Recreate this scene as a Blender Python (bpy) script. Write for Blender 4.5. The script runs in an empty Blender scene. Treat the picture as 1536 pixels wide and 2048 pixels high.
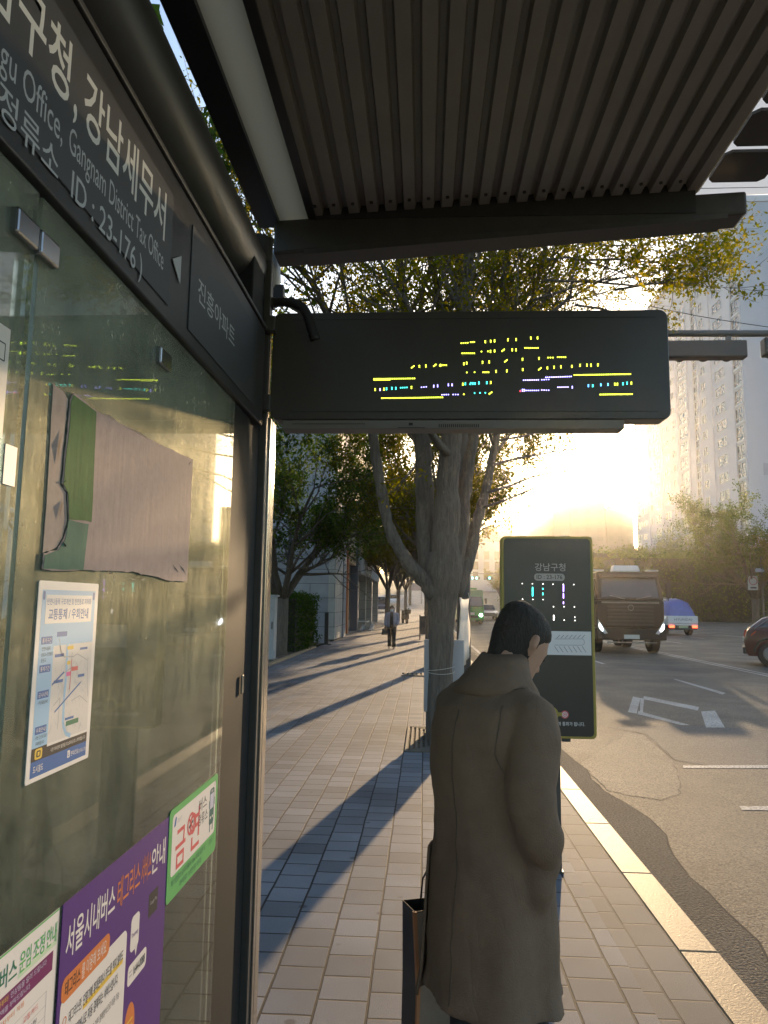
import bpy, math, random
import numpy as np
from mathutils import Vector, Matrix, Quaternion, noise as mnoise
sc = bpy.context.scene
COL = sc.collection
# ------------------------------------------------------------------ camera
F, CX, CY, CAMH, ROLL = 1450.0, 768.0, 1024.0, 1.6, 0.013
_u, _v = 848 - CX, 1208 - CY
_u1, _v1 = _u + ROLL * _v, _v - ROLL * _u
PITCH = math.atan(_v1 / F); YAW = math.atan(_u1 / math.hypot(F, _v1))
FWD = Vector((-math.sin(YAW) * math.cos(PITCH), math.cos(YAW) * math.cos(PITCH), math.sin(PITCH)))
_r0 = Vector((math.cos(YAW), math.sin(YAW), 0)); _u0 = _r0.cross(FWD)
RT = (_r0 + ROLL * _u0).normalized(); UP = (_u0 - ROLL * _r0).normalized()
CAM = Vector((0, 0, CAMH))
cd = bpy.data.cameras.new('camera'); cam = bpy.data.objects.new('camera', cd); COL.objects.link(cam)
cd.sensor_fit = 'VERTICAL'; cd.sensor_height = 36; cd.lens = 36 * F / 2048
cd.clip_start = 0.05; cd.clip_end = 3000
cam.matrix_world = Matrix(((RT.x, UP.x, -FWD.x, CAM.x), (RT.y, UP.y, -FWD.y, CAM.y), (RT.z, UP.z, -FWD.z, CAM.z), (0, 0, 0, 1)))
sc.camera = cam
def ray(x, y): return (FWD * F + RT * (x - CX) - UP * (y - CY)).normalized()
def PY(x, y, Y): d = ray(x, y); return CAM + d * (Y / d.y)
def PX(x, y, X): d = ray(x, y); return CAM + d * (X / d.x)
def PZ(x, y, Z=0.0): d = ray(x, y); return CAM + d * ((Z - CAMH) / d.z)
# ------------------------------------------------------------------ light
SUN = ray(1148, 945); SAZ = math.atan2(SUN.x, SUN.y); SEL = math.asin(SUN.z)
w = bpy.data.worlds.new('World'); sc.world = w; w.use_nodes = True
nt = w.node_tree; nt.nodes.clear()
sky = nt.nodes.new('ShaderNodeTexSky'); sky.sky_type = 'NISHITA'; sky.sun_disc = False
sky.sun_elevation = SEL; sky.sun_rotation = SAZ; sky.altitude = 50; sky.air_density = 1.0; sky.dust_density = 1.2; sky.ozone_density = 1.5
bg = nt.nodes.new('ShaderNodeBackground'); bg.inputs['Strength'].default_value = 0.15
out = nt.nodes.new('ShaderNodeOutputWorld')
nt.links.new(sky.outputs[0], bg.inputs[0]); nt.links.new(bg.outputs[0], out.inputs[0])
sl = bpy.data.lights.new('sun', 'SUN'); sl.energy = 3.3; sl.angle = math.radians(0.6); sl.color = (1.0, 0.70, 0.40)
so = bpy.data.objects.new('sun', sl); COL.objects.link(so); so.rotation_euler = (-SUN).to_track_quat('-Z', 'Y').to_euler(); so.location = (8, 30, 40)
sc.view_settings.view_transform = 'Standard'; sc.view_settings.look = 'None'; sc.view_settings.exposure = 1.4; sc.view_settings.gamma = 1
sc.render.engine = 'CYCLES'
cy = sc.cycles
cy.use_denoising = True
try: cy.denoiser = 'OPENIMAGEDENOISE'; cy.denoising_input_passes = 'RGB_ALBEDO_NORMAL'
except Exception: pass
cy.max_bounces = 7; cy.diffuse_bounces = 3; cy.glossy_bounces = 3; cy.transmission_bounces = 4; cy.transparent_max_bounces = 8; cy.volume_bounces = 1
cy.sample_clamp_indirect = 6; cy.caustics_reflective = False; cy.caustics_refractive = False
cy.use_adaptive_sampling = True; cy.adaptive_threshold = 0.02
# ------------------------------------------------------------------ materials
MATS = {}
def nodes_of(m): return m.node_tree.nodes, m.node_tree.links
def mat(name, col, rough=.6, metal=0.0, var=0.0, vs=6.0, bump=0.0, bs=60.0, spec=.5, emit=0.0, ecol=None, coat=0.0, stretch=None):
    if name in MATS: return MATS[name]
    m = bpy.data.materials.new(name); m.use_nodes = True; n, l = nodes_of(m); b = n['Principled BSDF']
    b.inputs['Base Color'].default_value = (*col, 1); b.inputs['Roughness'].default_value = rough; b.inputs['Metallic'].default_value = metal
    b.inputs['Specular IOR Level'].default_value = spec; b.inputs['Coat Weight'].default_value = coat
    if emit: b.inputs['Emission Color'].default_value = (*(ecol or col), 1); b.inputs['Emission Strength'].default_value = emit
    if var or bump:
        tc = n.new('ShaderNodeTexCoord'); src = tc.outputs['Object']
        if stretch:
            mp = n.new('ShaderNodeMapping'); mp.inputs['Scale'].default_value = stretch; l.new(src, mp.inputs[0]); src = mp.outputs[0]
    if var:
        t = n.new('ShaderNodeTexNoise'); t.inputs['Scale'].default_value = vs; t.inputs['Detail'].default_value = 6; t.inputs['Roughness'].default_value = .65; l.new(src, t.inputs[0])
        r = n.new('ShaderNodeMapRange'); r.inputs[1].default_value = .25; r.inputs[2].default_value = .75; r.inputs[3].default_value = 1 - var; r.inputs[4].default_value = 1 + var; l.new(t.outputs[0], r.inputs[0])
        x = n.new('ShaderNodeMix'); x.data_type = 'RGBA'; x.blend_type = 'MULTIPLY'; x.inputs[0].default_value = 1; x.inputs[6].default_value = (*col, 1); l.new(r.outputs[0], x.inputs[7]); l.new(x.outputs[2], b.inputs['Base Color'])
        r2 = n.new('ShaderNodeMapRange'); r2.inputs[3].default_value = max(.02, rough - var * .35); r2.inputs[4].default_value = min(1, rough + var * .35); l.new(t.outputs[0], r2.inputs[0]); l.new(r2.outputs[0], b.inputs['Roughness'])
    if bump:
        t2 = n.new('ShaderNodeTexNoise'); t2.inputs['Scale'].default_value = bs; t2.inputs['Detail'].default_value = 5; l.new(src, t2.inputs[0])
        bp = n.new('ShaderNodeBump'); bp.inputs['Strength'].default_value = bump; bp.inputs['Distance'].default_value = .01; l.new(t2.outputs[0], bp.inputs['Height']); l.new(bp.outputs[0], b.inputs['Normal'])
    MATS[name] = m; return m
def leaf_mat(name, c1, c2, c3):
    m = bpy.data.materials.new(name); m.use_nodes = True; n, l = nodes_of(m); n.remove(n['Principled BSDF'])
    g = n.new('ShaderNodeNewGeometry'); cr = n.new('ShaderNodeValToRGB'); l.new(g.outputs['Random Per Island'], cr.inputs[0])
    e = cr.color_ramp.elements; e[0].color = (*c1, 1); e[1].color = (*c3, 1); k = e.new(.5); k.color = (*c2, 1)
    d = n.new('ShaderNodeBsdfDiffuse'); t = n.new('ShaderNodeBsdfTranslucent'); x = n.new('ShaderNodeMixShader'); x.inputs[0].default_value = .6
    hs = n.new('ShaderNodeHueSaturation'); hs.inputs['Saturation'].default_value = 1.15; hs.inputs['Value'].default_value = 1.7; l.new(cr.outputs[0], hs.inputs['Color'])
    l.new(cr.outputs[0], d.inputs[0]); l.new(hs.outputs[0], t.inputs[0]); l.new(d.outputs[0], x.inputs[1]); l.new(t.outputs[0], x.inputs[2])
    l.new(x.outputs[0], n['Material Output'].inputs[0]); MATS[name] = m; return m
# ------------------------------------------------------------------ mesh helpers
class MB:
    """collects polygons in world (or thing) coordinates; build() links them as one mesh object"""
    def __init__(s, o=(0, 0, 0)): s.v = []; s.f = []; s.m = []; s.o = Vector(o); s.k = 0
    def add(s, vs, fs):
        b = len(s.v); s.v += [tuple(x) for x in vs]; s.f += [tuple(b + i for i in f) for f in fs]; s.m += [s.k] * len(fs); return s
    def box(s, a, b):
        x0, x1 = sorted((a[0], b[0])); y0, y1 = sorted((a[1], b[1])); z0, z1 = sorted((a[2], b[2]))
        return s.hexa([(x0, y0, z0), (x1, y0, z0), (x1, y1, z0), (x0, y1, z0), (x0, y0, z1), (x1, y0, z1), (x1, y1, z1), (x0, y1, z1)])
    def hexa(s, p): return s.add(p, [(3, 2, 1, 0), (4, 5, 6, 7), (0, 1, 5, 4), (1, 2, 6, 5), (2, 3, 7, 6), (3, 0, 4, 7)])
    def poly(s, p): return s.add(p, [tuple(range(len(p)))])
    def prism(s, p, d):
        """polygon p (list of 3d) swept by vector d"""
        n = len(p); d = Vector(d); q = [Vector(x) for x in p]; q2 = [x + d for x in q]
        return s.add(q + q2, [tuple(range(n))[::-1], tuple(range(n, 2 * n))] + [(i, (i + 1) % n, n + (i + 1) % n, n + i) for i in range(n)])
    def tube(s, pts, rad, n=10, cap=True):
        pts = [Vector(p) for p in pts]
        if not hasattr(rad, '__len__'): rad = [rad] * len(pts)
        ref = None; rings = []
        for i, p in enumerate(pts):
            t = (pts[min(i + 1, len(pts) - 1)] - pts[max(i - 1, 0)]).normalized()
            if ref is None: ref = Vector((0, 0, 1)) if abs(t.z) < .9 else Vector((1, 0, 0))
            a = (ref - t * ref.dot(t)).normalized(); b = t.cross(a); ref = a
            rings.append([p + (a * math.cos(2 * math.pi * k / n) + b * math.sin(2 * math.pi * k / n)) * rad[i] for k in range(n)])
        return s.loft(rings, cap)
    def loft(s, rings, cap=True, close=True):
        n = len(rings[0]); vs = [p for r in rings for p in r]; fs = []
        for i in range(len(rings) - 1):
            for k in range(n if close else n - 1):
                fs.append((i * n + k, i * n + (k + 1) % n, (i + 1) * n + (k + 1) % n, (i + 1) * n + k))
        if cap: fs += [tuple(range(n))[::-1], tuple(range((len(rings) - 1) * n, len(rings) * n))]
        return s.add(vs, fs)
    def cyl(s, a, b, r, n=14, r2=None): return s.tube([a, b], [r, r if r2 is None else r2], n)
    def ball(s, c, r, n=14, m=8):
        rx, ry, rz = (r, r, r) if not hasattr(r, '__len__') else r; c = Vector(c)
        return s.loft([[c + Vector((rx * math.sin(t) * math.cos(2 * math.pi * k / n), ry * math.sin(t) * math.sin(2 * math.pi * k / n), -rz * math.cos(t))) for k in range(n)] for t in [max(.02, math.pi * i / m) if i < m else math.pi - .02 for i in range(m + 1)]])
    def build(s, name, mats, parent=None, smooth=False, bevel=0, seg=2):
        me = bpy.data.meshes.new(name); o = s.o
        me.from_pydata([(x[0] - o.x, x[1] - o.y, x[2] - o.z) for x in s.v], [], s.f)
        for mm in (mats if isinstance(mats, (list, tuple)) else [mats]): me.materials.append(mm)
        if s.k or any(s.m): me.polygons.foreach_set('material_index', s.m)
        if smooth: me.polygons.foreach_set('use_smooth', [True] * len(me.polygons))
        me.update()
        ob = bpy.data.objects.new(name, me); COL.objects.link(ob)
        if parent is not None: ob.parent = parent
        else: ob.location = o
        if bevel:
            md = ob.modifiers.new('bevel', 'BEVEL'); md.width = bevel; md.segments = seg; md.limit_method = 'ANGLE'; md.angle_limit = .6
        return ob
def tag(o, label=None, cat=None, group=None, kind=None):
    if label: o['label'] = label
    if cat: o['category'] = cat
    if group: o['group'] = group
    if kind: o['kind'] = kind
    return o
def thing(name, label, cat, loc=(0, 0, 0), rz=0.0, group=None):
    o = bpy.data.objects.new(name, None); COL.objects.link(o); o.location = loc; o.rotation_euler = (0, 0, rz); o.empty_display_size = .2
    return tag(o, label, cat, group)
def kids(o): return [c for c in COL.objects if c.parent == o]
def dup(root, loc, rz=0.0, label=None, group=None, scale=1.0):
    def cp(o, par):
        c = o.copy(); COL.objects.link(c)
        if par is not None: c.parent = par
        for ch in list(o.children): cp(ch, c)
        return c
    r = cp(root, None); r.location = loc; r.rotation_euler = (0, 0, rz); r.scale = (scale,) * 3 if not hasattr(scale, '__len__') else scale
    if label: r['label'] = label
    if group: r['group'] = group
    return r
# ------------------------------------------------------------------ lettering
_T = {}
def glyphs(s, bold=0.0):
    if (s, bold) in _T: return _T[(s, bold)]
    c = bpy.data.curves.new('t', 'FONT'); c.body = s; c.size = 1; c.resolution_u = 3; c.offset = bold; c.fill_mode = 'FRONT'
    o = bpy.data.objects.new('t', c); COL.objects.link(o); dg = bpy.context.evaluated_depsgraph_get(); ev = o.evaluated_get(dg); me = ev.to_mesh()
    v = np.array([x.co[:2] for x in me.vertices]) if len(me.vertices) else np.zeros((1, 2)); f = [tuple(p.vertices) for p in me.polygons]
    ev.to_mesh_clear(); bpy.data.objects.remove(o); bpy.data.curves.remove(c)
    lo, hi = v.min(0), v.max(0); _T[(s, bold)] = ((v - lo) / np.maximum(hi - lo, 1e-6), f, (hi - lo)); return _T[(s, bold)]
def text(mb, s, org, right, up, width, height=None, bold=0.0):
    """lettering with its lower-left corner at org, fitted to width x height"""
    v, f, sz = glyphs(s, bold); org, right, up = Vector(org), Vector(right), Vector(up)
    if height is None: height = width * sz[1] / sz[0]
    mb.add([org + right * (width * x) + up * (height * y) for x, y in v], f); return height
# ------------------------------------------------------------------ setting
def gz(y):
    """the street climbs gently beyond the junction"""
    if y < 45: return 0.0
    if y < 100: return .0004 * (y - 45) ** 2
    return 1.21 + .044 * (y - 100)
def paver_mat(name, bw, rh, xoff, c1, c2, mort):
    m = bpy.data.materials.new(name); m.use_nodes = True; n, l = nodes_of(m); b = n['Principled BSDF']
    tc = n.new('ShaderNodeTexCoord'); sp = n.new('ShaderNodeSeparateXYZ'); l.new(tc.outputs['Object'], sp.inputs[0])
    ad = n.new('ShaderNodeMath'); ad.operation = 'ADD'; ad.inputs[1].default_value = xoff; l.new(sp.outputs[0], ad.inputs[0])
    cb = n.new('ShaderNodeCombineXYZ'); l.new(sp.outputs[1], cb.inputs[0]); l.new(ad.outputs[0], cb.inputs[1])
    wn = n.new('ShaderNodeTexNoise'); wn.inputs['Scale'].default_value = 3; l.new(tc.outputs['Object'], wn.inputs[0])
    vm = n.new('ShaderNodeVectorMath'); vm.operation = 'SCALE'; vm.inputs['Scale'].default_value = .012; l.new(wn.outputs['Color'], vm.inputs[0])
    va = n.new('ShaderNodeVectorMath'); l.new(cb.outputs[0], va.inputs[0]); l.new(vm.outputs[0], va.inputs[1])
    br = n.new('ShaderNodeTexBrick'); br.offset = .37; br.inputs['Scale'].default_value = 1; br.inputs['Brick Width'].default_value = bw; br.inputs['Row Height'].default_value = rh
    br.inputs['Mortar Size'].default_value = .0065; br.inputs['Mortar Smooth'].default_value = .35; br.inputs['Bias'].default_value = -.1
    br.inputs['Color1'].default_value = (*c1, 1); br.inputs['Color2'].default_value = (*c2, 1); br.inputs['Mortar'].default_value = (*mort, 1); l.new(va.outputs[0], br.inputs[0])
    f = n.new('ShaderNodeTexNoise'); f.inputs['Scale'].default_value = 230; f.inputs['Detail'].default_value = 3; l.new(tc.outputs['Object'], f.inputs[0])
    g = n.new('ShaderNodeTexNoise'); g.inputs['Scale'].default_value = .9; g.inputs['Detail'].default_value = 6; l.new(tc.outputs['Object'], g.inputs[0])
    r1 = n.new('ShaderNodeMapRange'); r1.inputs[1].default_value = .3; r1.inputs[2].default_value = .7; r1.inputs[3].default_value = .72; r1.inputs[4].default_value = 1.28; l.new(f.outputs[0], r1.inputs[0])
    r2 = n.new('ShaderNodeMapRange'); r2.inputs[1].default_value = .3; r2.inputs[2].default_value = .7; r2.inputs[3].default_value = .68; r2.inputs[4].default_value = 1.25; l.new(g.outputs[0], r2.inputs[0])
    mu = n.new('ShaderNodeMath'); mu.operation = 'MULTIPLY'; l.new(r1.outputs[0], mu.inputs[0]); l.new(r2.outputs[0], mu.inputs[1])
    vo = n.new('ShaderNodeTexVoronoi'); vo.inputs['Scale'].default_value = 3.1; l.new(tc.outputs['Object'], vo.inputs[0]); rs = n.new('ShaderNodeMapRange'); rs.inputs[1].default_value = .05; rs.inputs[2].default_value = .085; rs.inputs[3].default_value = .5; rs.inputs[4].default_value = 1; l.new(vo.outputs['Distance'], rs.inputs[0]); mu2 = n.new('ShaderNodeMath'); mu2.operation = 'MULTIPLY'; l.new(mu.outputs[0], mu2.inputs[0]); l.new(rs.outputs[0], mu2.inputs[1]); mu = mu2
    x = n.new('ShaderNodeMix'); x.data_type = 'RGBA'; x.blend_type = 'MULTIPLY'; x.inputs[0].default_value = 1; l.new(br.outputs[0], x.inputs[6]); l.new(mu.outputs[0], x.inputs[7]); l.new(x.outputs[2], b.inputs['Base Color'])
    b.inputs['Roughness'].default_value = .78; b.inputs['Specular IOR Level'].default_value = .3
    h = n.new('ShaderNodeMath'); h.operation = 'MULTIPLY_ADD'; h.inputs[1].default_value = .12; l.new(f.outputs[0], h.inputs[0])
    iv = n.new('ShaderNodeMath'); iv.operation = 'SUBTRACT'; iv.inputs[0].default_value = 1; l.new(br.outputs['Fac'], iv.inputs[1]); l.new(iv.outputs[0], h.inputs[2])
    bp = n.new('ShaderNodeBump'); bp.inputs['Strength'].default_value = .8; bp.inputs['Distance'].default_value = .009; l.new(h.outputs[0], bp.inputs['Height']); l.new(bp.outputs[0], b.inputs['Normal'])
    return m
def asphalt_mat(name, c, lo, hi, rough=.8, grain=70, bump=1.0):
    m = bpy.data.materials.new(name); m.use_nodes = True; n, l = nodes_of(m); b = n['Principled BSDF']
    tc = n.new('ShaderNodeTexCoord')
    f = n.new('ShaderNodeTexNoise'); f.inputs['Scale'].default_value = grain; f.inputs['Detail'].default_value = 4; l.new(tc.outputs['Object'], f.inputs[0])
    g = n.new('ShaderNodeTexNoise'); g.inputs['Scale'].default_value = .55; g.inputs['Detail'].default_value = 8; g.inputs['Roughness'].default_value = .6; l.new(tc.outputs['Object'], g.inputs[0])
    r1 = n.new('ShaderNodeMapRange'); r1.inputs[1].default_value = .3; r1.inputs[2].default_value = .7; r1.inputs[3].default_value = .2; r1.inputs[4].default_value = 2.1; l.new(f.outputs[0], r1.inputs[0])
    r2 = n.new('ShaderNodeMapRange'); r2.inputs[1].default_value = .3; r2.inputs[2].default_value = .7; r2.inputs[3].default_value = lo; r2.inputs[4].default_value = hi; l.new(g.outputs[0], r2.inputs[0])
    mu = n.new('ShaderNodeMath'); mu.operation = 'MULTIPLY'; l.new(r1.outputs[0], mu.inputs[0]); l.new(r2.outputs[0], mu.inputs[1])
    x = n.new('ShaderNodeMix'); x.data_type = 'RGBA'; x.blend_type = 'MULTIPLY'; x.inputs[0].default_value = 1; x.inputs[6].default_value = (*c, 1); l.new(mu.outputs[0], x.inputs[7]); l.new(x.outputs[2], b.inputs['Base Color'])
    b.inputs['Roughness'].default_value = rough; b.inputs['Specular IOR Level'].default_value = .35
    bp = n.new('ShaderNodeBump'); bp.inputs['Strength'].default_value = bump; bp.inputs['Distance'].default_value = .006; l.new(f.outputs[0], bp.inputs['Height']); l.new(bp.outputs[0], b.inputs['Normal'])
    return m
YS = [-8, -2, 2, 5, 8, 12, 18, 25, 35] + list(range(45, 105, 5)) + [120, 150, 200, 300]
def strip(name, x0, x1, dz, m, ys=YS, kind='structure'):
    b = MB(); f0 = x0 if callable(x0) else (lambda y: x0); f1 = x1 if callable(x1) else (lambda y: x1)
    n = len(ys)
    b.add([(f0(y), y, gz(y) + dz) for y in ys] + [(f1(y), y, gz(y) + dz) for y in ys], [(i, n + i, n + i + 1, i + 1) for i in range(n - 1)])
    o = b.build(name, m); tag(o, kind=kind); return o
SOIL = asphalt_mat('soil', (.075, .06, .042), .6, 1.3, .95, 25, 1)
strip('ground', -900, 900, -.17, asphalt_mat('earth', (.08, .075, .06), .7, 1.2, .95, 8), YS + [600, 2000])
strip('road', 1.40, 46, -.12, asphalt_mat('asphalt', (.10, .083, .063), .5, 1.55))
rr = random.Random(4)
gy = [-6 + .22 * i for i in range(190)] + [36, 60, 100, 150]; gx = [1.74 + .07 * math.sin(y * 1.3) + .05 * math.sin(y * 3.1 + 1) + rr.uniform(-.018, .018) for y in gy]
gmap = dict(zip(gy, gx))
strip('gutter', 1.40, lambda y: gmap[y], -.1175, asphalt_mat('old_asphalt', (.05, .047, .043), .6, 1.3, .9, 60, 1.6), gy)
strip('road_crack', lambda y: gmap[y], lambda y: gmap[y] + .006 + .012 * abs(math.sin(y * 7) * math.sin(y * 1.9)), -.117, mat('crack', (.012, .012, .012), .95), gy[:170])
# repaired patches in the asphalt
for k, (pts, m) in enumerate([([(1160, 1527), (1255, 1462), (1290, 1470), (1345, 1520), (1360, 1560), (1355, 1590), (1320, 1600), (1260, 1592), (1215, 1580)], asphalt_mat('patch', (.135, .112, .085), .8, 1.2)),
                              ([(1215, 1455), (1290, 1452), (1420, 1452), (1536, 1462), (1536, 1530), (1420, 1532), (1350, 1520), (1292, 1468)], asphalt_mat('patch_dark', (.085, .08, .075), .8, 1.2))]):
    tag(MB().poly([PZ(x, y, -.119 + .0004 * k) for x, y in pts][::-1]).build('road_patch', m), kind='structure')
    c = MB(); q = [PZ(x, y, -.118) for x, y in pts]; q = q + [q[0]]; L = []; 
    for i in range(len(q) - 1):
        for j in range(8): L.append(q[i].lerp(q[i + 1], j / 8) + Vector((rr.uniform(-.02, .02), rr.uniform(-.03, .03), 0)))
    L.append(L[0]); c.add(L + [p + Vector((rr.uniform(.002, .010), rr.uniform(.002, .014), 0)) for p in L], [(i, i + 1, len(L) + i + 1, len(L) + i) for i in range(len(L) - 1)])
    tag(c.build('road_crack', MATS['crack']), kind='structure')
KERB = mat('granite_kerb', (.30, .22, .135), .6, spec=.25, var=.22, vs=30, bump=.25, bs=120)
def kerb(name, x0, x1, top, y0, y1, L=1.0):
    b = MB(); y = y0
    while y < y1:
        z0, z1 = gz(y), gz(y + L); g = .004
        b.hexa([(x0, y + g, z0 - .2), (x1, y + g, z0 - .2), (x1, y + L - g, z1 - .2), (x0, y + L - g, z1 - .2), (x0, y + g, z0 + top), (x1 - .015, y + g, z0 + top), (x1 - .015, y + L - g, z1 + top), (x0, y + L - g, z1 + top)]); y += L
    o = b.build(name, KERB, bevel=.006, seg=1); tag(o, kind='structure'); return o
kerb('kerb', 1.203, 1.40, .004, -5.3, 160)
PM = paver_mat('paving', .19, .21, 0.0, (.185, .193, .213), (.10, .106, .122), (.018, .016, .015))
strip('pavement', -3.86, .925, 0, PM)
strip('pavement', .925, 1.02, 0, paver_mat('paving_narrow', .2, .097, -.922 + .097 * 10 - .001, (.145, .142, .145), (.105, .103, .108), (.05, .045, .04)))
strip('pavement', 1.02, 1.203, 0, paver_mat('paving_edge', .24, .186, -1.018 + .186 * 6, (.14, .136, .136), (.10, .098, .10), (.05, .045, .04)))
kerb('planting_kerb', -4.0, -3.862, .05, -8, 26, .8)
strip('planting_bed', -30, -4.0, .02, SOIL, [-8, -2, 5, 12, 20, 29])
strip('forecourt', -12, -3.86, .012, asphalt_mat('forecourt_concrete', (.24, .225, .2), .8, 1.15, .85), [29, 35, 45, 55, 65, 80, 100, 150])
strip('pavement', 46, 60, .0, PM, [100, 120, 150, 200, 300])
# ------------------------------------------------------------------ road paint
PAINT = asphalt_mat('road_paint', (.33, .32, .30), .5, 1.2, .7, 50, .5)
def paint(pts, z=-.1165):
    tag(MB().poly([PZ(x, y, z) for x, y in pts]).build('road_marking', PAINT), kind='structure')
def gline(x0, x1, y0, y1, z=-.1165): strip('road_marking', x0, x1, z, PAINT, [y for y in sorted({y0, y1} | {t for t in YS if y0 < t < y1})])
A = [PZ(x, y, -.113) for x, y in [(1268, 1394), (1400, 1422), (1447, 1455), (1268, 1425)]]
# hollow box painted on the asphalt
Lb = [(1268, 1393), (1268 + 8, 1400), (1262, 1421), (1256, 1424)]
paint([(1266, 1393), (1281, 1396), (1273, 1427), (1256, 1424)]); paint([(1281, 1396), (1288, 1397), (1286, 1424), (1280, 1427)][0:4])
paint([(1288, 1392), (1398, 1414), (1396, 1421), (1286, 1398)]); paint([(1275, 1428), (1362, 1450), (1380, 1450), (1277, 1422)])
paint([(1402, 1423), (1430, 1421), (1450, 1455), (1412, 1455)])
paint([(1345, 1358), (1352, 1358), (1452, 1386), (1445, 1389)])
paint([(1366, 1531), (1700, 1529), (1700, 1536), (1366, 1536)]); paint([(1478, 1612), (1700, 1612), (1700, 1622), (1484, 1620)])
for y0 in (22.5, 32, 42, 52): gline(5.35, 5.47, y0, y0 + 4)
for x0 in (8.75, 9.0): gline(x0, x0 + .1, 17, 140)
for y0 in (13, 24, 36, 46, 58, 70): gline(12.3, 12.42, y0, y0 + 4)
for y0 in (30, 42, 54, 66, 80): gline(15.6, 15.72, y0, y0 + 4)
gline(19.0, 19.12, 25, 90); gline(1.95, 2.05, 26, 80)
# ------------------------------------------------------------------ bus shelter
DK = mat('dark_frame', (.035, .034, .034), .42, var=.15, vs=9, spec=.4)
DKM = mat('dark_metal', (.05, .047, .042), .5, .0, var=.2, vs=14)
STEEL = mat('brushed_steel', (.42, .38, .33), .22, .9, var=.15, vs=40, stretch=(8, 8, .3))
CHR = mat('chrome', (.35, .35, .35), .22, 1.0)
ROOFM = mat('roof_sheet', (.33, .295, .25), .6, var=.15, vs=2.5)
WHT = mat('white_panel', (.62, .58, .52), .5, var=.06, vs=4)
LETR = mat('cream_lettering', (.72, .70, .64), .55)
GR = mat('grey_lettering', (.45, .46, .46), .55)
shel = thing('bus_shelter', 'dark metal bus shelter with ribbed roof, lettered header and dirty glass wall', 'bus shelter', (-.6, .6, 0))
B = lambda: MB(shel.location)
X0 = -.6
def milky(name, c, f):
    m = bpy.data.materials.new(name); m.use_nodes = True; n, l = nodes_of(m); n.remove(n['Principled BSDF'])
    d = n.new('ShaderNodeBsdfDiffuse'); d.inputs[0].default_value = (*c, 1); t = n.new('ShaderNodeBsdfTranslucent'); t.inputs[0].default_value = (*c, 1); x = n.new('ShaderNodeMixShader'); x.inputs[0].default_value = f
    l.new(d.outputs[0], x.inputs[1]); l.new(t.outputs[0], x.inputs[2]); l.new(x.outputs[0], n['Material Output'].inputs[0]); return m
# ribbed roof sheet, one closed section swept along the street
zr = lambda x: 3.176 + (x + .6) * .0535
pr = []; x = -.47
while x < 1.05:
    for dx, dz in ((0, 0), (.043, 0), (.050, .03), (.069, .03)):
        pr.append((x + dx, 2.86, zr(x + dx) + dz))
    x += .076
pr += [(1.075, 2.86, zr(1.075)), (1.075, 2.86, zr(1.07) + .07), (-.47, 2.86, zr(-.47) + .07)]
b = B(); n = len(pr); q = [Vector(p) for p in pr]; q2 = [p + Vector((0, -6.2, 0)) for p in q]
b.add(q + q2, [(i, i + 1, n + i + 1, n + i) for i in range(n - 1)])
b.build('roof', ROOFM, shel)
b = B(); b.box((-.47, 2.795, 3.17), (1.08, 2.80, 3.33)); b.build('roof_end', DK, shel)
b = B()
for yy in (2.72, 1.3, -.1):
    for i in range(20): b.cyl((-.448 + .076 * i, yy, zr(-.448 + .076 * i) - .006), (-.448 + .076 * i, yy, zr(-.448 + .076 * i) + .001), .007, 8)
b.build('bolt', DKM, shel)
# frame and light strip left of the ribs
b = B(); b.box((-.705, -3.3, 3.17), (-.615, 2.86, 3.24)); b.build('roof_frame', DK, shel)
b = B(); b.box((-.487, -3.3, 3.172), (-.455, 2.86, 3.26)); b.build('roof_frame', DK, shel)
b = B(); b.box((-.613, -3.3, 3.186), (-.489, 2.845, 3.22)); b.build('light_strip', milky('light_panel', (.78, .66, .5), .7), shel)
# canopy edge of milky sheet with dark chamfered panels
MILK = bpy.data.materials.new('milky_sheet'); MILK.use_nodes = True; nn, ll = nodes_of(MILK); nn.remove(nn['Principled BSDF'])
d_ = nn.new('ShaderNodeBsdfDiffuse'); d_.inputs[0].default_value = (.9, .89, .86, 1); t_ = nn.new('ShaderNodeBsdfTranslucent'); t_.inputs[0].default_value = (.99, .98, .95, 1); m_ = nn.new('ShaderNodeMixShader'); m_.inputs[0].default_value = .85
ll.new(d_.outputs[0], m_.inputs[1]); ll.new(t_.outputs[0], m_.inputs[2]); ll.new(m_.outputs[0], nn['Material Output'].inputs[0])
b = B(); b.add([(1.08, -3.3, 3.345), (1.62, -3.3, 3.36), (1.62, 2.98, 3.36), (1.08, 2.98, 3.345)], [(0, 1, 2, 3)]); cs = b.build('canopy_sheet', MILK, shel)
sd = cs.modifiers.new('t', 'SOLIDIFY'); sd.thickness = .004
b = B(); k = 0; y = 2.83
while y > -2:
    x0, x1, y0, y1, c = 1.14, 1.36, y - .2, y, .022
    p = [(x0 + c, y0), (x1 - c, y0), (x1, y0 + c), (x1, y1 - c), (x1 - c, y1), (x0 + c, y1), (x0, y1 - c), (x0, y0 + c)]
    pb = B().prism([(a, bb, 3.318) for a, bb in p], (0, 0, .012)); pb.build('canopy_panel', mat('solar_panel', (.03, .028, .026), .5), shel); y -= .235
b = B()
for i in range(40): b.box((1.085, 2.9 - i * .11, 3.335), (1.6, 2.902 - i * .11, 3.3375))
b.build('canopy_seam', mat('seam', (.35, .35, .33), .6), shel)
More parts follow.
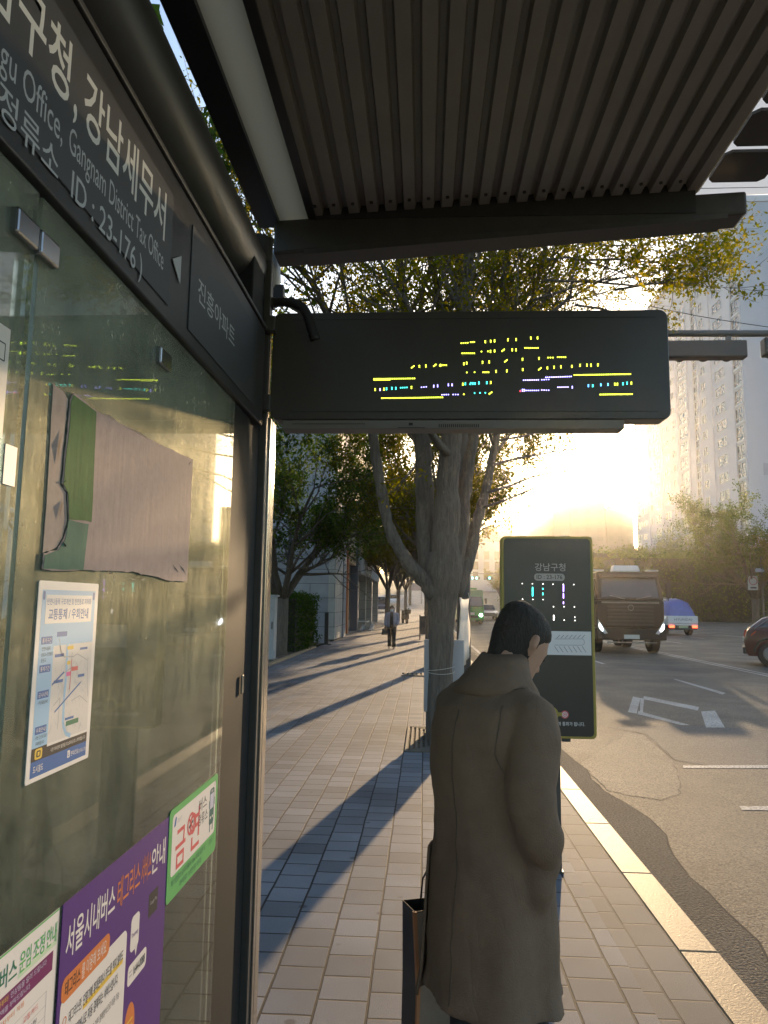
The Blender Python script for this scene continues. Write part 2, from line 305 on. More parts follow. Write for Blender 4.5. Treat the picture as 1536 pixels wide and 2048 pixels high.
# end beam
b = B(); b.hexa([(-.63, 2.80, 3.023), (1.285, 2.80, 3.168), (1.285, 2.93, 3.168), (-.63, 2.93, 3.023), (-.63, 2.80, 3.172), (1.285, 2.80, 3.264), (1.285, 2.93, 3.264), (-.63, 2.93, 3.172)]); b.build('end_beam', DKM, shel, bevel=.012)
b = B(); b.hexa([(-.5, 2.79, 3.014), (1.2, 2.79, 3.143), (1.2, 2.90, 3.143), (-.5, 2.90, 3.014), (-.5, 2.79, 3.036), (1.2, 2.79, 3.165), (1.2, 2.90, 3.165), (-.5, 2.90, 3.036)]); b.build('beam_trim', DKM, shel)
# gutter pipe above the header, stub bracket
b = B(); b.tube([(-.745, -3.3, 2.86), (-.745, 2.62, 2.87), (-.742, 2.74, 2.87), (-.735, 2.80, 2.865), (-.73, 2.83, 2.86)], [.14, .14, .132, .105, .04], 28); b.build('gutter_pipe', DK, shel, True)
b = B(); b.tube([(-.66, 1.14, 2.55), (-.66, 1.14, 2.66), (-.66, 1.14, 2.685)], [.026, .026, .012], 14); b.build('roof_bracket', DKM, shel, True)
b = B(); b.tube([(-.66, 2.68, 2.55), (-.66, 2.68, 3.02)], [.055, .055], 18); b.build('roof_bracket', DKM, shel, True)
b = B(); b.box((-1.0, -3.3, 2.58), (-.9, 2.7, 3.2)); b.build('rear_fascia', DK, shel)
# header
b = B(); b.box((-.70, -3.3, 2.228), (X0 + .015, 2.52, 2.584)); b.build('header', DK, shel, bevel=.004)
b = B(); b.box((-.64, -3.3, 2.586), (X0 + .022, 2.52, 2.60)); b.build('header_trim', DKM, shel, bevel=.003)
XH = X0 + .0155
def hplate(y0, y1, z0, z1): 
    b = B(); b.box((XH, y0, z0), (XH + .003, y1, z1)); return b.build('header_plate', mat('header_plate', (.04, .042, .046), .55, var=.15, vs=6, spec=.6), shel, bevel=.001, seg=1)
hp = hplate(.25, 1.54, 2.262, 2.528); hp2 = hplate(1.68, 2.36, 2.262, 2.535)
RY, UZ = Vector((0, 1, 0)), Vector((0, 0, 1)); XL = XH + .0031
def letter(lines, m, par, name='lettering', base=None):
    for s, y0, z0, wd, ht, bold in lines: b = B(); text(b, s, (XL, y0, z0), RY, UZ, wd, ht, bold); b.build(name, m, par)
letter([('강남구청', .74, 2.392, .315, .112, .012), (',', 1.072, 2.378, .012, .036, .012), ('강남세무서', 1.105, 2.392, .39, .112, .012)], LETR, hp)
letter([('Gangnam-gu Office,', .69, 2.306, .355, .062, 0), ('Gangnam District Tax Office', 1.066, 2.310, .43, .06, 0)], GR, hp)
letter([('( 정류소', .84, 2.243, .20, .062, .004), ('ID : 23-176 )', 1.083, 2.24, .30, .062, .004)], GR, hp)
b = B(); b.prism([(XL - .001, 1.55, 2.379), (XL - .001, 1.605, 2.344), (XL - .001, 1.605, 2.414)], (.002, 0, 0)); b.build('arrow_mark', GR, shel)
letter([('진흥아파트', 1.74, 2.362, .36, .066, .004)], GR, hp2)
# glass wall
def glass_mat():
    m = bpy.data.materials.new('dirty_glass'); m.use_nodes = True; n, l = nodes_of(m); n.remove(n['Principled BSDF'])
    tr = n.new('ShaderNodeBsdfTransparent'); tr.inputs[0].default_value = (.76, .86, .83, 1)
    gl = n.new('ShaderNodeBsdfGlossy'); gl.inputs['Roughness'].default_value = .028
    fr = n.new('ShaderNodeFresnel'); fr.inputs['IOR'].default_value = 1.42
    m1 = n.new('ShaderNodeMixShader'); l.new(fr.outputs[0], m1.inputs[0]); l.new(tr.outputs[0], m1.inputs[1]); l.new(gl.outputs[0], m1.inputs[2])
    df = n.new('ShaderNodeBsdfDiffuse'); df.inputs[0].default_value = (.55, .56, .47, 1); tl = n.new('ShaderNodeBsdfTranslucent'); tl.inputs[0].default_value = (.4, .42, .33, 1)
    m2a = n.new('ShaderNodeMixShader'); m2a.inputs[0].default_value = .3; l.new(df.outputs[0], m2a.inputs[1]); l.new(tl.outputs[0], m2a.inputs[2])
    rg = n.new('ShaderNodeBsdfGlossy'); rg.inputs['Roughness'].default_value = .55; rg.inputs[0].default_value = (.56, .55, .40, 1); m2 = n.new('ShaderNodeMixShader'); m2.inputs[0].default_value = .45; l.new(m2a.outputs[0], m2.inputs[1]); l.new(rg.outputs[0], m2.inputs[2])
    tc = n.new('ShaderNodeTexCoord')
    def nz(scale, st, lo, hi, a, bb, det=6):
        mp = n.new('ShaderNodeMapping'); mp.inputs['Scale'].default_value = st; l.new(tc.outputs['Object'], mp.inputs[0])
        t = n.new('ShaderNodeTexNoise'); t.inputs['Scale'].default_value = scale; t.inputs['Detail'].default_value = det; t.inputs['Roughness'].default_value = .7; l.new(mp.outputs[0], t.inputs[0])
        r = n.new('ShaderNodeMapRange'); r.inputs[1].default_value = lo; r.inputs[2].default_value = hi; r.inputs[3].default_value = a; r.inputs[4].default_value = bb; l.new(t.outputs[0], r.inputs[0]); return r.outputs[0]
    a = nz(5, (1, 1, 1), .35, .7, .08, .26); s = nz(14, (1, 1, .12), .4, .75, 0, .13); g = nz(90, (1, 1, .5), .5, .8, 0, .16, 2)
    ad = n.new('ShaderNodeMath'); l.new(a, ad.inputs[0]); l.new(s, ad.inputs[1]); a2 = n.new('ShaderNodeMath'); l.new(ad.outputs[0], a2.inputs[0]); l.new(g, a2.inputs[1])
    sz = n.new('ShaderNodeSeparateXYZ'); l.new(tc.outputs['Object'], sz.inputs[0]); zr_ = n.new('ShaderNodeMapRange'); zr_.inputs[1].default_value = .9; zr_.inputs[2].default_value = 1.5; zr_.inputs[3].default_value = .45; zr_.inputs[4].default_value = 1.05; l.new(sz.outputs[2], zr_.inputs[0]); a3 = n.new('ShaderNodeMath'); a3.operation = 'MULTIPLY'; l.new(a2.outputs[0], a3.inputs[0]); l.new(zr_.outputs[0], a3.inputs[1])
    m3 = n.new('ShaderNodeMixShader'); l.new(a3.outputs[0], m3.inputs[0]); l.new(m1.outputs[0], m3.inputs[1]); l.new(m2.outputs[0], m3.inputs[2]); l.new(m3.outputs[0], n['Material Output'].inputs[0]); return m
GLASS = glass_mat()
for y0, y1 in ((1.036, 2.2), (-.2, 1.024), (-1.45, -.215)):
    b = B(); b.box((X0 - .008, y0, .12), (X0, y1, 2.225)); b.build('glass_panel', GLASS, shel)
for y0, y1 in ((.955, 1.015), (1.02, 1.078), (1.53, 1.60), (-.25, -.17)):
    b = B(); b.box((X0 - .02, y0, 2.125), (X0 + .012, y1, 2.165)); b.build('glass_clamp', CHR, shel, bevel=.004)
b = B(); b.box((X0 - .03, -1.5, .05), (X0 + .01, 2.25, .12)); b.build('bottom_rail', DKM, shel)
# jamb and corner post
b = B(); b.box((X0 - .035, 2.2, 0), (X0 - .002, 2.30, 2.228)); b.build('glass_jamb', mat('jamb_black', (.022, .024, .025), .75, spec=.12), shel, bevel=.003)
b = B(); b.box((X0 - .05, 2.30, 0), (X0 - .004, 2.42, 2.228)); b.build('glass_jamb', MATS['jamb_black'], shel, bevel=.004)
b = B(); b.box((-.73, 2.42, 0), (X0 - .012, 2.60, 2.9)); b.build('post', MATS['jamb_black'], shel, bevel=.006)
b = B(); b.box((-.725, 2.602, 0), (-.588, 2.645, 2.9)); b.build('post', DKM, shel, bevel=.004)
b = B(); b.box((-.592, 2.648, 0), (-.582, 2.675, 2.29)); b.build('post_edge', STEEL, shel, bevel=.002)
b = B(); b.box((-.64, 2.68, 0), (-.582, 2.745, 2.29)); b.build('post_edge', STEEL, shel, bevel=.004)
b = B(); b.box((-.60, 2.405, 1.30), (-.594, 2.425, 1.36)); b.build('latch', CHR, shel, bevel=.002)
# ------------------------------------------------------------------ arrival display hung from the post
led = thing('arrival_display', 'wide black LED arrival board with yellow and violet dot lettering under the shelter roof', 'display board', (.16, 2.6, 2.235))
BL = lambda: MB(led.location)
def rrect(x0, z0, x1, z1, r, y, n=6):
    p = []
    for cx_, cz_, a0 in ((x1 - r, z1 - r, 0), (x0 + r, z1 - r, 90), (x0 + r, z0 + r, 180), (x1 - r, z0 + r, 270)):
        for i in range(n + 1): a = math.radians(a0 + 90 * i / n); p.append((cx_ + r * math.cos(a), y, cz_ + r * math.sin(a)))
    return p
HOUS = mat('display_housing', (.045, .04, .034), .38, var=.15, vs=5)
BL().prism(rrect(-.575, 2.272, .886, 2.685, .03, 2.60), (0, .085, 0)).build('housing', HOUS, led, bevel=.003, seg=1)
b = BL(); b.box((-.53, 2.603, 2.237), (.72, 2.68, 2.271)); b.build('bottom_trim', mat('trim_grey', (.16, .15, .135), .5), led, bevel=.003)
b = BL()
for i in range(34): b.box((-.49 + i * .008, 2.6015, 2.254), (-.486 + i * .008, 2.6028, 2.258))
for i in range(20): b.box((.05 + i * .0075, 2.6015, 2.243), (.0535 + i * .0075, 2.6028, 2.255))
b.box((-.10, 2.6015, 2.241), (.0, 2.6028, 2.243)); b.box((-.06, 2.6015, 2.25), (-.045, 2.6028, 2.26)); b.build('vent_slot', mat('slot', (.02, .02, .02), .7), led)
b = BL(); b.box((-.60, 2.56, 2.60), (-.56, 2.60, 2.66)); b.build('bracket', DKM, led, bevel=.004); b = BL(); b.box((-.60, 2.57, 2.30), (-.57, 2.60, 2.36)); b.build('bracket', DKM, led, bevel=.004)
b = BL()
for x, z in [(x, z) for z in (2.29, 2.667) for x in (-.5, -.15, .2, .55, .86)]: b.cyl((x, 2.5985, z), (x, 2.601, z), .006, 10)
b.build('screw', DKM, led)
b = BL(); b.box((-.50, 2.5988, 2.30), (.84, 2.6002, 2.302)); b.box((-.50, 2.5988, 2.655), (.84, 2.6002, 2.657)); b.build('panel_joint', mat('slot', (.02, .02, .02), .7), led)
LEDP = {'y': (.85, 1.0, .05), 'p': (.35, .3, 1.0), 'c': (.05, .85, .75), 'b': (.1, .45, 1.0), 'r': (1, .05, .1)}
segs = {'y': 'd518,154,548,152 d562,149,578,148 v630,147 v655,145 v673,143 v735,138 v773,137 v842,130 v873,129 d522,201,578,201 o612,193 o642,192 v654,192 v673,190 g713,187 v755,185 v773,185 d815,176,875,176 g292,264 v323,262 v353,260 g395,257 d418,257,448,256 v421,257 v530,250 v543,247 v617,243 v648,241 g726,236 v803,229 v880,225 d922,221,945,221 d967,219,1003,219 o544,290 o580,289 d620,289,645,289 v680,285 v730,283 v804,277 g884,273 v919,269 v950,266 v982,264 v1033,262 v1071,257 v1103,256 v1122,256 v1154,255 d113,320,300,318 d113,325,185,324 d1045,302,1305,298 d148,410,430,406 d1165,393,1313,391 v117,370 v158,368 v286,360 v525,345 v655,337 o530,392 g654,386 v1233,345 v1245,345 v1310,340',
        'p': 'v140,370 d333,359,355,357 v390,354 v408,353 v458,348 v475,348 d808,326,877,325 d893,324,925,323 d912,313,1030,309 v803,373 v811,373 d820,374,877,374 d893,372,925,373 d968,359,1015,358 v1035,359 d428,394,458,393 d480,393,503,393', 'c': 'v170,366 v195,364 v213,364 d236,361,265,360 v537,343 d560,345,582,344 d562,339,582,339 v600,339 v637,338 o580,386 o605,385 o630,385 v1130,352 v1271,343 v1290,340', 'b': 'v1110,352 v1168,348 v1201,346', 'r': 'o793,377'}
DOT = .0017
def dots(mb, pts, y):
    for x, z in pts: mb.box((x - DOT, y, z - DOT), (x + DOT, y + .001, z + DOT))
for c, s in segs.items():
    pts = []
    for tk in s.split():
        a = [float(t) for t in tk[1:].split(',')]
        if tk[0] == 'd':
            nn_ = max(2, int((a[2] - a[0]) / 8.2)); L = [(a[0] + (a[2] - a[0]) * i / nn_, a[1] + (a[3] - a[1]) * i / nn_) for i in range(nn_ + 1)]
        elif tk[0] == 'v': L = [(a[0], a[1] - 3.5), (a[0], a[1] + 3.5)]
        elif tk[0] == 'g': L = [(a[0] - 5, a[1] + 4), (a[0], a[1]), (a[0] + 5, a[1] - 4)]
        else: L = [(a[0], a[1])]
        pts += [(lambda P: (P.x, P.z))(PY(700 + x * .4297, 620 + y * .4298, 2.598)) for x, y in L]
    b = BL(); dots(b, pts, 2.5985); b.build('dot_lettering', mat('led_' + c, LEDP[c], .5, emit=3.2), led)
# bent cable hose from the post to the board, dome camera
cab = thing('cable_hose', 'black corrugated hose arching from the shelter post into the display top', 'cable', (-.6, 2.6, 2.7))
pts = [(-.62, 2.63, 2.735), (-.55, 2.62, 2.738), (-.50, 2.615, 2.73), (-.465, 2.61, 2.71), (-.445, 2.605, 2.675), (-.43, 2.596, 2.63), (-.41, 2.592, 2.57)]
P2 = []; R2 = []
for i in range(len(pts) - 1):
    for j in range(8): P2.append(Vector(pts[i]).lerp(Vector(pts[i + 1]), j / 8)); R2.append(.0195 if j % 2 else .0165)
MB(cab.location).tube(P2, R2, 12).build('hose', DK, cab, True)
MB(cab.location).cyl((-.625, 2.63, 2.735), (-.58, 2.63, 2.735), .025).build('collar', DKM, cab)
dome = thing('dome_camera', 'pale grey rounded housing mounted beyond the end of the shelter pipe', 'camera housing', (-.6, 2.95, 2.75))
b = MB(dome.location); b.tube([PY(535, 505, 2.95), PY(541, 520, 2.95), PY(541, 560, 2.95), PY(538, 580, 2.95), PY(535, 586, 2.95)], [.03, .042, .045, .03, .008], 20); b.build('housing', mat('pale_grey', (.5, .48, .45), .45), dome, True)
MB(dome.location).box((-.66, 2.93, 2.87), (-.61, 2.97, 2.95)).build('mount', DKM, dome)
# ------------------------------------------------------------------ notices on the glass
def pm(name, c, r=.45): return mat(name, c, r, spec=.35)
PW = pm('paper_white', (.74, .71, .69)); PPUR = pm('print_purple', (.085, .03, .2)); PORA = pm('print_orange', (.62, .2, .06)); PBLK = pm('print_black', (.03, .03, .035)); PGRN = pm('print_green', (.11, .42, .13)); PDGR = pm('print_dark_green', (.03, .17, .10))
PBLU = pm('print_blue', (.04, .13, .38)); PSKY = pm('print_sky', (.30, .50, .72)); PRED = pm('print_red', (.62, .11, .12)); PGRY = pm('print_grey', (.40, .40, .42)); PYEL = pm('print_yellow', (.72, .5, .08)); PMAR = pm('print_maroon', (.18, .03, .12)); PLGR = pm('print_pale_green', (.55, .68, .5)); PTEAL = pm('print_teal', (.02, .12, .12)); PPINK = pm('print_pink', (.7, .12, .35)); PMAP = pm('print_map', (.62, .60, .59)); PLIL = pm('print_lilac', (.55, .56, .70))
class Poster:
    """flat sheet on the glass; u runs along the street, v downwards from its top edge, in metres"""
    def __init__(s, name, label, cat, y0, ztop, wd, ht, m, off=.0005, th=.0012, r=0.0, su=1.0, sv=1.0):
        s.su, s.sv = su, sv
        s.y0, s.zt, s.w, s.h = y0, ztop, wd, ht; s.x = X0 + off + th
        s.root = thing(name, label, cat, (X0 + off, y0 + wd * su / 2, ztop - ht * sv)); s.k = 0
        b = s.mb(); p = s.shape(0, 0, wd, ht, r); b.prism([(q[0] - th, q[1], q[2]) for q in p], (th, 0, 0)); b.build('sheet', m, s.root)
    def mb(s): return MB(s.root.location)
    def P(s, u, v, l=0): return Vector((s.x + .00011 * (l + 1), s.y0 + u * s.su, s.zt - v * s.sv))
    def shape(s, u0, v0, u1, v1, r=0.0, l=-1):
        if r <= 0: return [s.P(u0, v1, l), s.P(u1, v1, l), s.P(u1, v0, l), s.P(u0, v0, l)]
        o = []
        for cu, cv, a0 in ((u1 - r, v0 + r, 0), (u0 + r, v0 + r, 90), (u0 + r, v1 - r, 180), (u1 - r, v1 - r, 270)):
            for i in range(6): a = math.radians(a0 + 18 * i); o.append(s.P(cu + r * math.cos(a), cv - r * math.sin(a), l))
        return o
    def rect(s, rs, m, name='panel', r=0.0, l=0):
        for q in rs: o = s.mb().poly(s.shape(*q[:4], q[4] if len(q) > 4 else r, l)).build(name, m, s.root)
        return o
    def txt(s, ts, m, l=2, name='lettering'):
        for t in ts:
            b = s.mb(); st, u, v, wd, ht = t[:5]; text(b, st, s.P(u, v, l), RY, UZ, wd * s.su, ht * s.sv, t[5] if len(t) > 5 else 0); b.build(name, m, s.root)
    def lines(s, ls, m, wd=.0012, l=1, name='map_line'):
        b = s.mb()
        for ln in ls:
            for (u0, v0), (u1, v1) in zip(ln[:-1], ln[1:]):
                d = Vector((u1 - u0, v1 - v0)); L = d.length or 1; nx, nv = -d.y / L * wd / 2, d.x / L * wd / 2
                b.poly([s.P(u0 + nx, v0 + nv, l), s.P(u0 - nx, v0 - nv, l), s.P(u1 - nx, v1 - nv, l), s.P(u1 + nx, v1 + nv, l)])
        return b.build(name, m, s.root)
# traffic control notice
p = Poster('traffic_notice', 'tall white and blue traffic diversion notice with a street map', 'notice', 1.103, 1.629, .208, .309, PW, r=.004)
p.rect([(.012, .014, .196, .076)], PSKY); p.rect([(.024, .022, .184, .068)], PW, l=1); p.rect([(.014, .016, .021, .03, .003), (.187, .016, .194, .03, .003)], PBLU, 'fixing', l=1)
p.txt([('탄천나들목 구조개선 및 탄천동로 지하화', .028, .038, .152, .0105)], PBLU); p.txt([('교통통제 / 우회안내', .034, .062, .138, .018, .015)], PBLU)
p.rect([(.012, .076, .058, .258)], PSKY); p.rect([(.058, .076, .196, .258)], PMAP, 'map'); p.rect([(.058, .076, .196, .104)], PSKY, l=0.5)
p.rect([(.018, .088, .052, .100), (.018, .132, .052, .144), (.018, .172, .052, .184), (.018, .226, .052, .238), (.066, .082, .10, .09), (.064, .118, .094, .123), (.150, .112, .178, .116), (.066, .160, .096, .165), (.148, .158, .172, .163), (.112, .226, .142, .230)], PBLU, l=1)
p.txt([('통제구간', .021, .098, .028, .0075), ('통제기간', .021, .142, .028, .0075), ('공사내역', .021, .182, .028, .0075), ('우회안내', .021, .236, .028, .0075)], PW)
p.txt([('· 탄천나들목', .018, .110, .03, .006), ('· 삼성교~탄천동로', .018, .119, .038, .006), ('· 동문교', .018, .128, .018, .006), ('· 구조물공사', .018, .193, .032, .006), ('· 주변 간선도로로', .018, .246, .036, .006), ('우회바랍니다', .022, .255, .026, .006)], PBLK)
p.rect([(.104, .107, .126, .113), (.106, .132, .118, .138)], PYEL, 'map_label', l=1); p.rect([(.124, .143, .146, .150)], PRED, 'map_label', l=1); p.rect([(.106, .15, .122, .157)], PPINK, 'map_label', l=1); p.rect([(.116, .232, .160, .240)], PDGR, 'map_label', l=1)
p.lines([[(.104, .104), (.106, .15), (.104, .2), (.106, .235), (.118, .252), (.135, .258)]], PSKY, .007, .7, 'river')
p.lines([[(.074, .092), (.082, .112), (.095, .124), (.128, .126), (.14, .122), (.165, .13), (.18, .136)], [(.122, .118), (.122, .158), (.120, .185)], [(.06, .168), (.1, .15), (.13, .142)], [(.074, .212), (.105, .196), (.15, .176), (.165, .17)], [(.182, .13), (.184, .165), (.19, .2)], [(.078, .104), (.086, .122)], [(.07, .2), (.09, .19), (.088, .24)], [(.13, .2), (.16, .195), (.19, .21)]], PGRY, .0016)
p.lines([[(.122, .13), (.121, .18)]], PRED, .002, 1.5); p.lines([[(.06, .166), (.098, .149)], [(.075, .211), (.16, .172)]], PBLU, .0028, 1.5)
rq = random.Random(3)
p.lines([[(u, v), (u + rq.uniform(-.012, .012), v + rq.uniform(.004, .014))] for u, v in [(rq.uniform(.064, .185), rq.uniform(.13, .245)) for _ in range(110)]], PGRY, .0005, .6)
p.rect([(.012, .258, .058, .272)], PBLK); p.rect([(.012, .262, .196, .278)], PBLK, l=1); p.rect([(.012, .278, .196, .302)], PBLU)
p.txt([('시민 여러분의 불편을 최소화하도록 노력하겠습니다', .07, .273, .12, .0065)], PW); p.txt([('현대건설', .14, .293, .026, .008, .01), ('02-3452-1234', .168, .293, .026, .006), ('도시철도', .02, .296, .03, .011, .01)], PW)
p.rect([(.128, .282, .137, .294, .001)], PW, 'emblem', l=1); p.lines([[(.131, .285), (.131, .291), (.134, .291)]], PBLU, .0015, 2, 'emblem')
p.rect([(.022, .260, .044, .276, .004)], PYEL, 'emblem', l=2); p.rect([(.027, .263, .039, .273, .002)], PBLK, 'emblem', l=3); p.rect([(.030, .265, .036, .271)], PYEL, 'emblem', l=4)
# purple service poster
p = Poster('service_poster', 'purple city bus service poster with orange headings, lowest on the glass', 'poster', 1.253, 1.094, .508, .72, PPUR)
p.txt([('서울시내버스', .018, .098, .196, .058, .012), ('안내', .405, .098, .085, .058, .012)], PW); p.txt([('테그리스', .225, .098, .115, .058, .008), ('서비스', .347, .098, .056, .058, .008)], PORA)
p.rect([(.012, .155, .285, .385, .016)], PW); p.rect([(.012, .125, .20, .165, .014)], PORA, l=1); p.txt([('테그리스', .025, .158, .055, .026, .01)], PBLK); p.txt([('를 이용해 보세요', .085, .158, .10, .026)], PW)
p.rect([(.098, .205, .27, .214)], PYEL, l=1)
p.txt([('테그리스란,', .045, .209, .048, .021, .008), ('단말기에 휴대폰이나 카드를 찍지 않아도', .098, .209, .172, .021, .012), ('모바일티머니로 자동 결제되는 서비스입니다.', .045, .243, .205, .021, .012), ('테그리스를 이용하지 않아도 기존 결제방식으로 이용 가능', .045, .275, .215, .015), ('테그리스 이용 시에도 기존 할인은 적용됩니다.', .045, .345, .225, .02, .01)], PBLK)
b = p.mb()
for v in (.196, .334):
    for i in range(14):
        a0, a1 = 2 * math.pi * i / 14, 2 * math.pi * (i + 1) / 14; b.poly([p.P(.03 + .007 * math.cos(a), v + .007 * math.sin(a), 2) for a in (a0, a1)] + [p.P(.03 + .005 * math.cos(a), v + .005 * math.sin(a), 2) for a in (a1, a0)])
b.build('bullet_mark', PORA, p.root)
p.rect([(.305, .145, .35, .215, .012)], PW, 'speech_bubble'); p.mb().poly([p.P(.33, .213), p.P(.345, .213), p.P(.338, .232)][::-1]).build('speech_bubble', PW, p.root)
p.txt([('Tmoney', .309, .19, .036, .012, .01)], PPUR); p.rect([(.40, .135, .455, .185)], PBLK); p.txt([('Google Play', .41, .163, .04, .01)], PGRY)
p.rect([(.30, .238, .40, .278, .010)], PW); p.txt([('1644-0088', .33, .267, .062, .018, .012)], PBLK); p.lines([[(.308, .252), (.322, .252)], [(.308, .260), (.322, .260)]], PGRY, .003, 2, 'printed_line')
b = p.mb(); b.poly([p.P(.322 + .028 * math.cos(2 * math.pi * i / 24), .365 - .05 * math.sin(2 * math.pi * i / 24)) for i in range(24)]); b.build('round_badge', PORA, p.root)
p.lines([[(.305, .35 + .012 * i), (.338, .35 + .012 * i)] for i in range(4)], PYEL, .004, 1, 'printed_line')
p.rect([(.012, .43, .185, .70, .016)], PW); p.rect([(.012, .40, .17, .44, .014)], PORA, l=1); p.txt([('테그리스', .05, .432, .06, .024), ('혜택', .115, .432, .035, .024, .02)], PBLK)
p.rect([(.20, .40, .285, .68, .016)], PW, 'phone_picture'); p.rect([(.208, .455, .278, .62, .004)], PPUR, 'phone_screen', l=1); p.rect([(.215, .43, .235, .437)], PPUR, 'printed_line', l=1); p.rect([(.25, .43, .27, .434)], PGRY, 'printed_line', l=1)
b = p.mb(); b.poly([p.P(.262 + .014 * math.cos(2 * math.pi * i / 20), .535 - .03 * math.sin(2 * math.pi * i / 20), 2) for i in range(20)]); b.build('ticket_button', PW, p.root); p.txt([('ON', .254, .545, .016, .016)], PPUR, 4)
p.rect([(.305, .425, .36, .60, .008)], PBLK, 'card_picture'); p.txt([('TAGLESS', .312, .485, .04, .012)], PW); p.lines([[(.31, .505), (.35, .505)], [(.31, .525), (.335, .525)]], PYEL, .0012, 2, 'printed_line')
p.rect([(.0, .60, .508, .72)], PLIL, 'footer_band', l=-.5); p.txt([('T money', .42, .63, .045, .014), ('서울특별시버스운송사업조합', .2, .668, .17, .016)], PPUR)
# no-smoking notice
p = Poster('no_smoking_notice', 'green bordered no smoking notice with a bus picture beside the shelter post', 'notice', 1.762, 1.104, .404, .212, PGRN, .0018, r=.014)
p.rect([(.022, .016, .385, .158, .012)], PW); 
p.txt([('금', .05, .152, .075, .092, .012), ('연', .155, .146, .085, .10, .012)], PRED); p.txt([('버스', .228, .066, .07, .034, .004), ('정류소', .226, .102, .085, .03, .004)], PBLK)
b = p.mb()
for i in range(24):
    a0, a1 = 2 * math.pi * i / 24, 2 * math.pi * (i + 1) / 24; b.poly([p.P(.165 + .030 * math.cos(a), .074 - .028 * math.sin(a), 3) for a in (a0, a1)] + [p.P(.165 + .022 * math.cos(a), .074 - .021 * math.sin(a), 3) for a in (a1, a0)])
b.build('ring_mark', PRED, p.root); p.lines([[(.146, .056), (.184, .092)]], PRED, .006, 4, 'ring_mark'); p.lines([[(.148, .08), (.182, .07)]], PBLK, .006, 3.5, 'cigarette_mark')
p.rect([(.328, .03, .372, .128, .010), (.334, .125, .341, .146), (.359, .125, .366, .146), (.323, .06, .327, .08), (.373, .06, .377, .08)], PTEAL, 'bus_picture', l=1); p.rect([(.333, .044, .367, .085, .003)], PLIL, 'bus_window', l=2); p.rect([(.34, .034, .36, .041)], PGRY, 'bus_window', l=2); p.rect([(.336, .105, .346, .112, .003), (.354, .105, .364, .112, .003)], PW, 'bus_lamp', l=2)
b = p.mb(); b.poly([p.P(.032, .045, 2), p.P(.044, .045, 2), p.P(.050, .028, 2), p.P(.044, .022, 2), p.P(.038, .03, 2)]); b.build('emblem', PBLU, p.root); p.txt([('강남구', .056, .042, .032, .011)], PGRY); p.txt([('금연', .362, .028, .018, .012)], PGRY)
p.txt([('버스정류소 승차대에서 10m 이내 흡연 시', .03, .182, .27, .017, .008), ('과태료 10만원 부과', .09, .203, .18, .016, .006), ('강남구', .335, .182, .045, .016)], PDGR, 1)
# fare notice
p = Poster('fare_notice', 'white city bus fare notice with green title and a price table, partly out of view', 'notice', .93, 1.094, .461, .98, PW, su=.675, sv=.46)
p.rect([(0, 0, .461, .006)], PGRN, 'edge_band'); p.rect([(.457, .006, .461, .98)], PGRY, 'edge_band')
p.rect([(.285, .100, .455, .118)], PLGR, l=0); p.txt([('시내버스', .141, .108, .138, .068, .012)], PDGR); p.txt([('운임', .289, .106, .047, .066, .01), ('조정', .346, .106, .05, .066, .01), ('안내', .405, .106, .047, .066, .01)], PGRN)
p.rect([(.02, .13, .441, .195)], PMAR); p.txt([('시내버스 운임이 8월 12일 첫차부터', .03, .157, .22, .02)], PYEL); p.txt([('인상됨을 알려 드립니다', .26, .157, .15, .02), ('승객 여러분의 많은 양해를 부탁드립니다', .09, .184, .25, .018)], PLIL)
p.txt([('2023년 8월 12일 첫차부터 적용', .09, .222, .23, .018)], PORA)
p.lines([[(.03, .25), (.42, .25)], [(.03, .295), (.42, .295)], [(.03, .33), (.42, .33)], [(.03, .365), (.42, .365)], [(.03, .40), (.42, .40)], [(.03, .435), (.42, .435)], [(.03, .47), (.42, .47)], [(.03, .25), (.03, .9)], [(.16, .25), (.16, .9)], [(.28, .25), (.28, .9)], [(.42, .25), (.42, .9)], [(.03, .505), (.42, .505)], [(.03, .54), (.42, .54)]], PGRY, .0015, 1, 'table_line')
p.txt([('현금 기준', .185, .285, .07, .018), ('기존', .07, .285, .04, .018), ('1,500원', .19, .322, .065, .018), ('1,000원', .32, .322, .06, .018), ('550원', .33, .357, .05, .018), ('1,200원', .19, .357, .065, .018), ('1,400원', .32, .392, .06, .018), ('900원', .20, .392, .05, .018), ('일반', .07, .322, .04, .018), ('청소년', .065, .357, .05, .018), ('어린이', .065, .392, .05, .018)], PBLK); p.txt([('교통카드', .32, .28, .065, .02)], PRED)
# small papers beside the pane joint
p = Poster('paper_slip', 'small blank white paper slip stuck beside the joint of the glass panes', 'paper', .985, 1.82, .03, .058, PW)
p = Poster('route_sheet', 'white paper sheet with a black outline box, stuck on the first pane', 'paper', .72, 1.985, .255, .16, pm('paper_warm', (.66, .62, .55))); p.lines([[(.21, .025), (.245, .025), (.245, .05), (.21, .05), (.21, .025)]], PBLK, .002, 0, 'printed_line')
